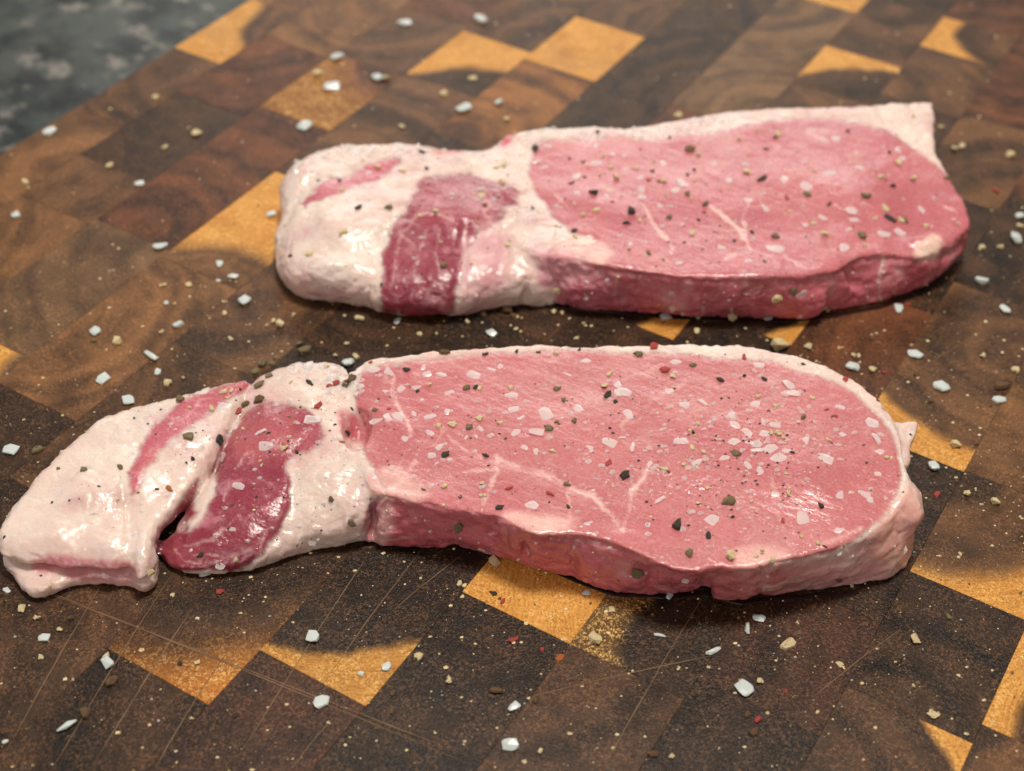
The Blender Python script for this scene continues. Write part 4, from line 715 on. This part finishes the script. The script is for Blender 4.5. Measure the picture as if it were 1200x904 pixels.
def words_of(kd, size):
    sz = 'tiny' if size < 0.0017 else 'small' if size < 0.0030 else 'medium' if size < 0.0042 else 'large'
    return {'salt': f'{sz} white salt crystal', 'rod': f'{sz} thin salt crystal', 'black': f'{sz} black flake', 'olive': f'{sz} olive flake', 'brown': f'{sz} brown flake', 'tan': f'{sz} dark husk',
            'cream': f'{sz} cream pepper piece', 'red': f'{sz} red flake', 'orange': f'{sz} orange flake'}[kd]
taken = {}
for mx, my, mk, ph in MARK:
    if mk is None: continue
    c_ = [(math.hypot(g_[1]-mx, g_[2]-my), i) for i, g_ in enumerate(placed) if g_[0] == mk and i not in taken]
    if c_ and min(c_)[0] < 12: taken[min(c_)[1]] = ph
rel = {}
for i, (kd, x, y, size, p, n_, key, lab) in enumerate(placed):
    if i in taken: continue
    def okm(mm): return True
    dm, mi = min((math.hypot(x-mm[0], 1.25*(y-mm[1])), j) for j, mm in enumerate(MARK))
    mx, my = MARK[mi][:2]; dx, dy = x-mx, y-my
    di = ('right of' if dx > 0 else 'left of') if abs(dx) > abs(dy) else ('below' if dy > 0 else 'above')
    rel.setdefault((words_of(kd, size), SURF[(key, lab)], mi, di), []).append((dm, i))
label = {i: f"{words_of(placed[i][0], placed[i][3])} on {SURF[(placed[i][6], placed[i][7])]}, the {ph}" for i, ph in taken.items()}
for (wd, sf, mi, di), L_ in rel.items():
    for r_, (dm, i) in enumerate(sorted(L_)):
        label[i] = f"{wd} on {sf}, {ORD[r_]+' ' if len(L_) > 1 else ''}{di} the {MARK[mi][3]}"
GRP = {'f': 'on the front chop', 'r': 'on the rear chop', 'b': 'scattered on the board'}
for i, (kd, x, y, size, p, n_, key, lab) in enumerate(placed):
    nm, cat = KIND[kd]
    me = random.choice(LIB[(kd, 'dry' if key == 'b' else 'wet')] if kd in ('salt', 'rod') else LIB[kd])
    o = bpy.data.objects.new(nm, me); COL.objects.link(o)
    nn = (n_*0.85+Vector((0, 0, 0.15))).normalized() if key != 'b' else n_
    q = nn.to_track_quat('Z', 'Y') @ Matrix.Rotation(random.uniform(0, 6.283), 3, 'Z').to_quaternion()
    tilt = random.uniform(-0.18, 0.18) if kd in ('salt', 'rod', 'cream') else random.uniform(-0.35, 0.35)
    q = q @ Matrix.Rotation(tilt, 3, 'X').to_quaternion()
    zs = random.uniform(0.75, 1.1)*(0.62 if kd == 'salt' and key != 'b' else 1.0)
    o.rotation_mode = 'QUATERNION'; o.rotation_quaternion = q; o.scale = (size, size, size*zs)
    lo_z = min((q @ Vector((v_.co.x*size, v_.co.y*size, v_.co.z*size*zs))).dot(n_) for v_ in me.vertices)
    sink = {'salt': 0.13, 'rod': 0.06}.get(kd, 0.04) if key != 'b' else 0.01
    o.location = p+n_*(-lo_z-sink*size)
    tag(o, label[i], cat, {'salt crystal': 'coarse salt crystals ', 'pepper flake': 'dark pepper flakes ', 'pepper piece': 'cream cracked pepper pieces ', 'red pepper flake': 'red pepper flakes '}[cat]+GRP[key])

# dust too fine to count: one object per kind
def dust(name, label, n_, mat, smin_, smax_, mode, dark=False):
    vs, fs = [], []; tot = 0; tries = 0
    while tot < n_ and tries < n_*8:
        tries += 1
        if mode == 'board':
            x, y = random.uniform(-20, 1220), random.uniform(-20, 930)
            if random.random() > 0.25+0.75*math.exp(-((y-520)/260)**2)*(0.35+0.65*min(1, max(0, (x-150)/500))): continue
        else:
            cx_, cy_, sx_, sy_ = random.choice(RIM if mode == 'rim' else ((870, 520, 70, 45), (760, 530, 240, 90), (760, 530, 260, 100), (880, 230, 170, 70), (560, 240, 160, 60), (320, 520, 110, 70)))
            x, y = random.gauss(cx_, sx_), random.gauss(cy_, sy_)
        d_ = Vector(ray_dir(x, y)).normalized(); best = None
        for ch in (front, rear):
            h_ = ch.bvh.ray_cast(Vector(CAMP), d_)
            if h_[0] and (best is None or h_[3] < best[3]): best = h_
        if mode == 'board':
            if best: continue
            p, nn = Vector(unproj(x, y)), Vector((0, 0, 1))
            if p.x < -0.188: continue
        else:
            if not best: continue
            p, nn = best[0], best[1]
        s_ = smin_*(smax_/smin_)**(random.random()**2.2); b0 = len(vs); t1 = nn.orthogonal().normalized(); t2 = nn.cross(t1); a = random.uniform(0, 6.28)
        for k in range(5):
            r_ = s_*0.5*random.uniform(0.6, 1.2); vs.append(p+(t1*math.cos(a+1.2566*k)+t2*math.sin(a+1.2566*k)*0.8)*r_+nn*s_*0.06)
        vs.append(p+nn*s_*random.uniform(0.3, 0.5)); fs += [(b0+k, b0+(k+1) % 5, b0+5) for k in range(5)]; tot += 1
    o = link(name, pydata(name, vs, fs), None, mat); tag(o, label, None, None, 'stuff')
RIM = tuple((x_, y_, 16, 6) for x_, y_ in ((345, 198), (375, 180), (410, 175), (450, 172), (490, 178), (540, 184), (580, 180), (610, 165), (650, 154), (700, 156), (740, 154), (790, 148), (830, 138), (350, 428), (375, 430), (400, 440), (410, 450), (570, 225), (620, 250)))
dust('salt_dust', 'crumbly white salt crust along the fatty back rims of both chops', 650, SALTW.m, 0.0006, 0.0026, 'rim')
dust('pepper_dust', 'fine cream and tan pepper dust scattered over the dark board', 1500, SP['cream'], 0.00022, 0.0013, 'board')
dust('pepper_dust', 'fine brown pepper dust scattered over the dark board', 500, SP['brown'], 0.0003, 0.0014, 'board')
dust('salt_dust', 'fine white salt dust scattered over the dark board', 350, SALTD.m, 0.0002, 0.0009, 'board')
dust('pepper_dust', 'fine dark pepper dust sprinkled over both chops', 800, SP['brown'], 0.00025, 0.0010, 'meat')
dust('pepper_dust', 'fine black pepper specks sprinkled over both chops', 350, SP['black'], 0.0003, 0.0011, 'meat')
dust('pepper_dust', 'fine cream pepper specks sprinkled over both chops', 350, SP['cream'], 0.0003, 0.0010, 'meat')
dust('salt_dust', 'fine white salt specks sprinkled over both chops', 2200, SALTW.m, 0.0003, 0.0022, 'meat')
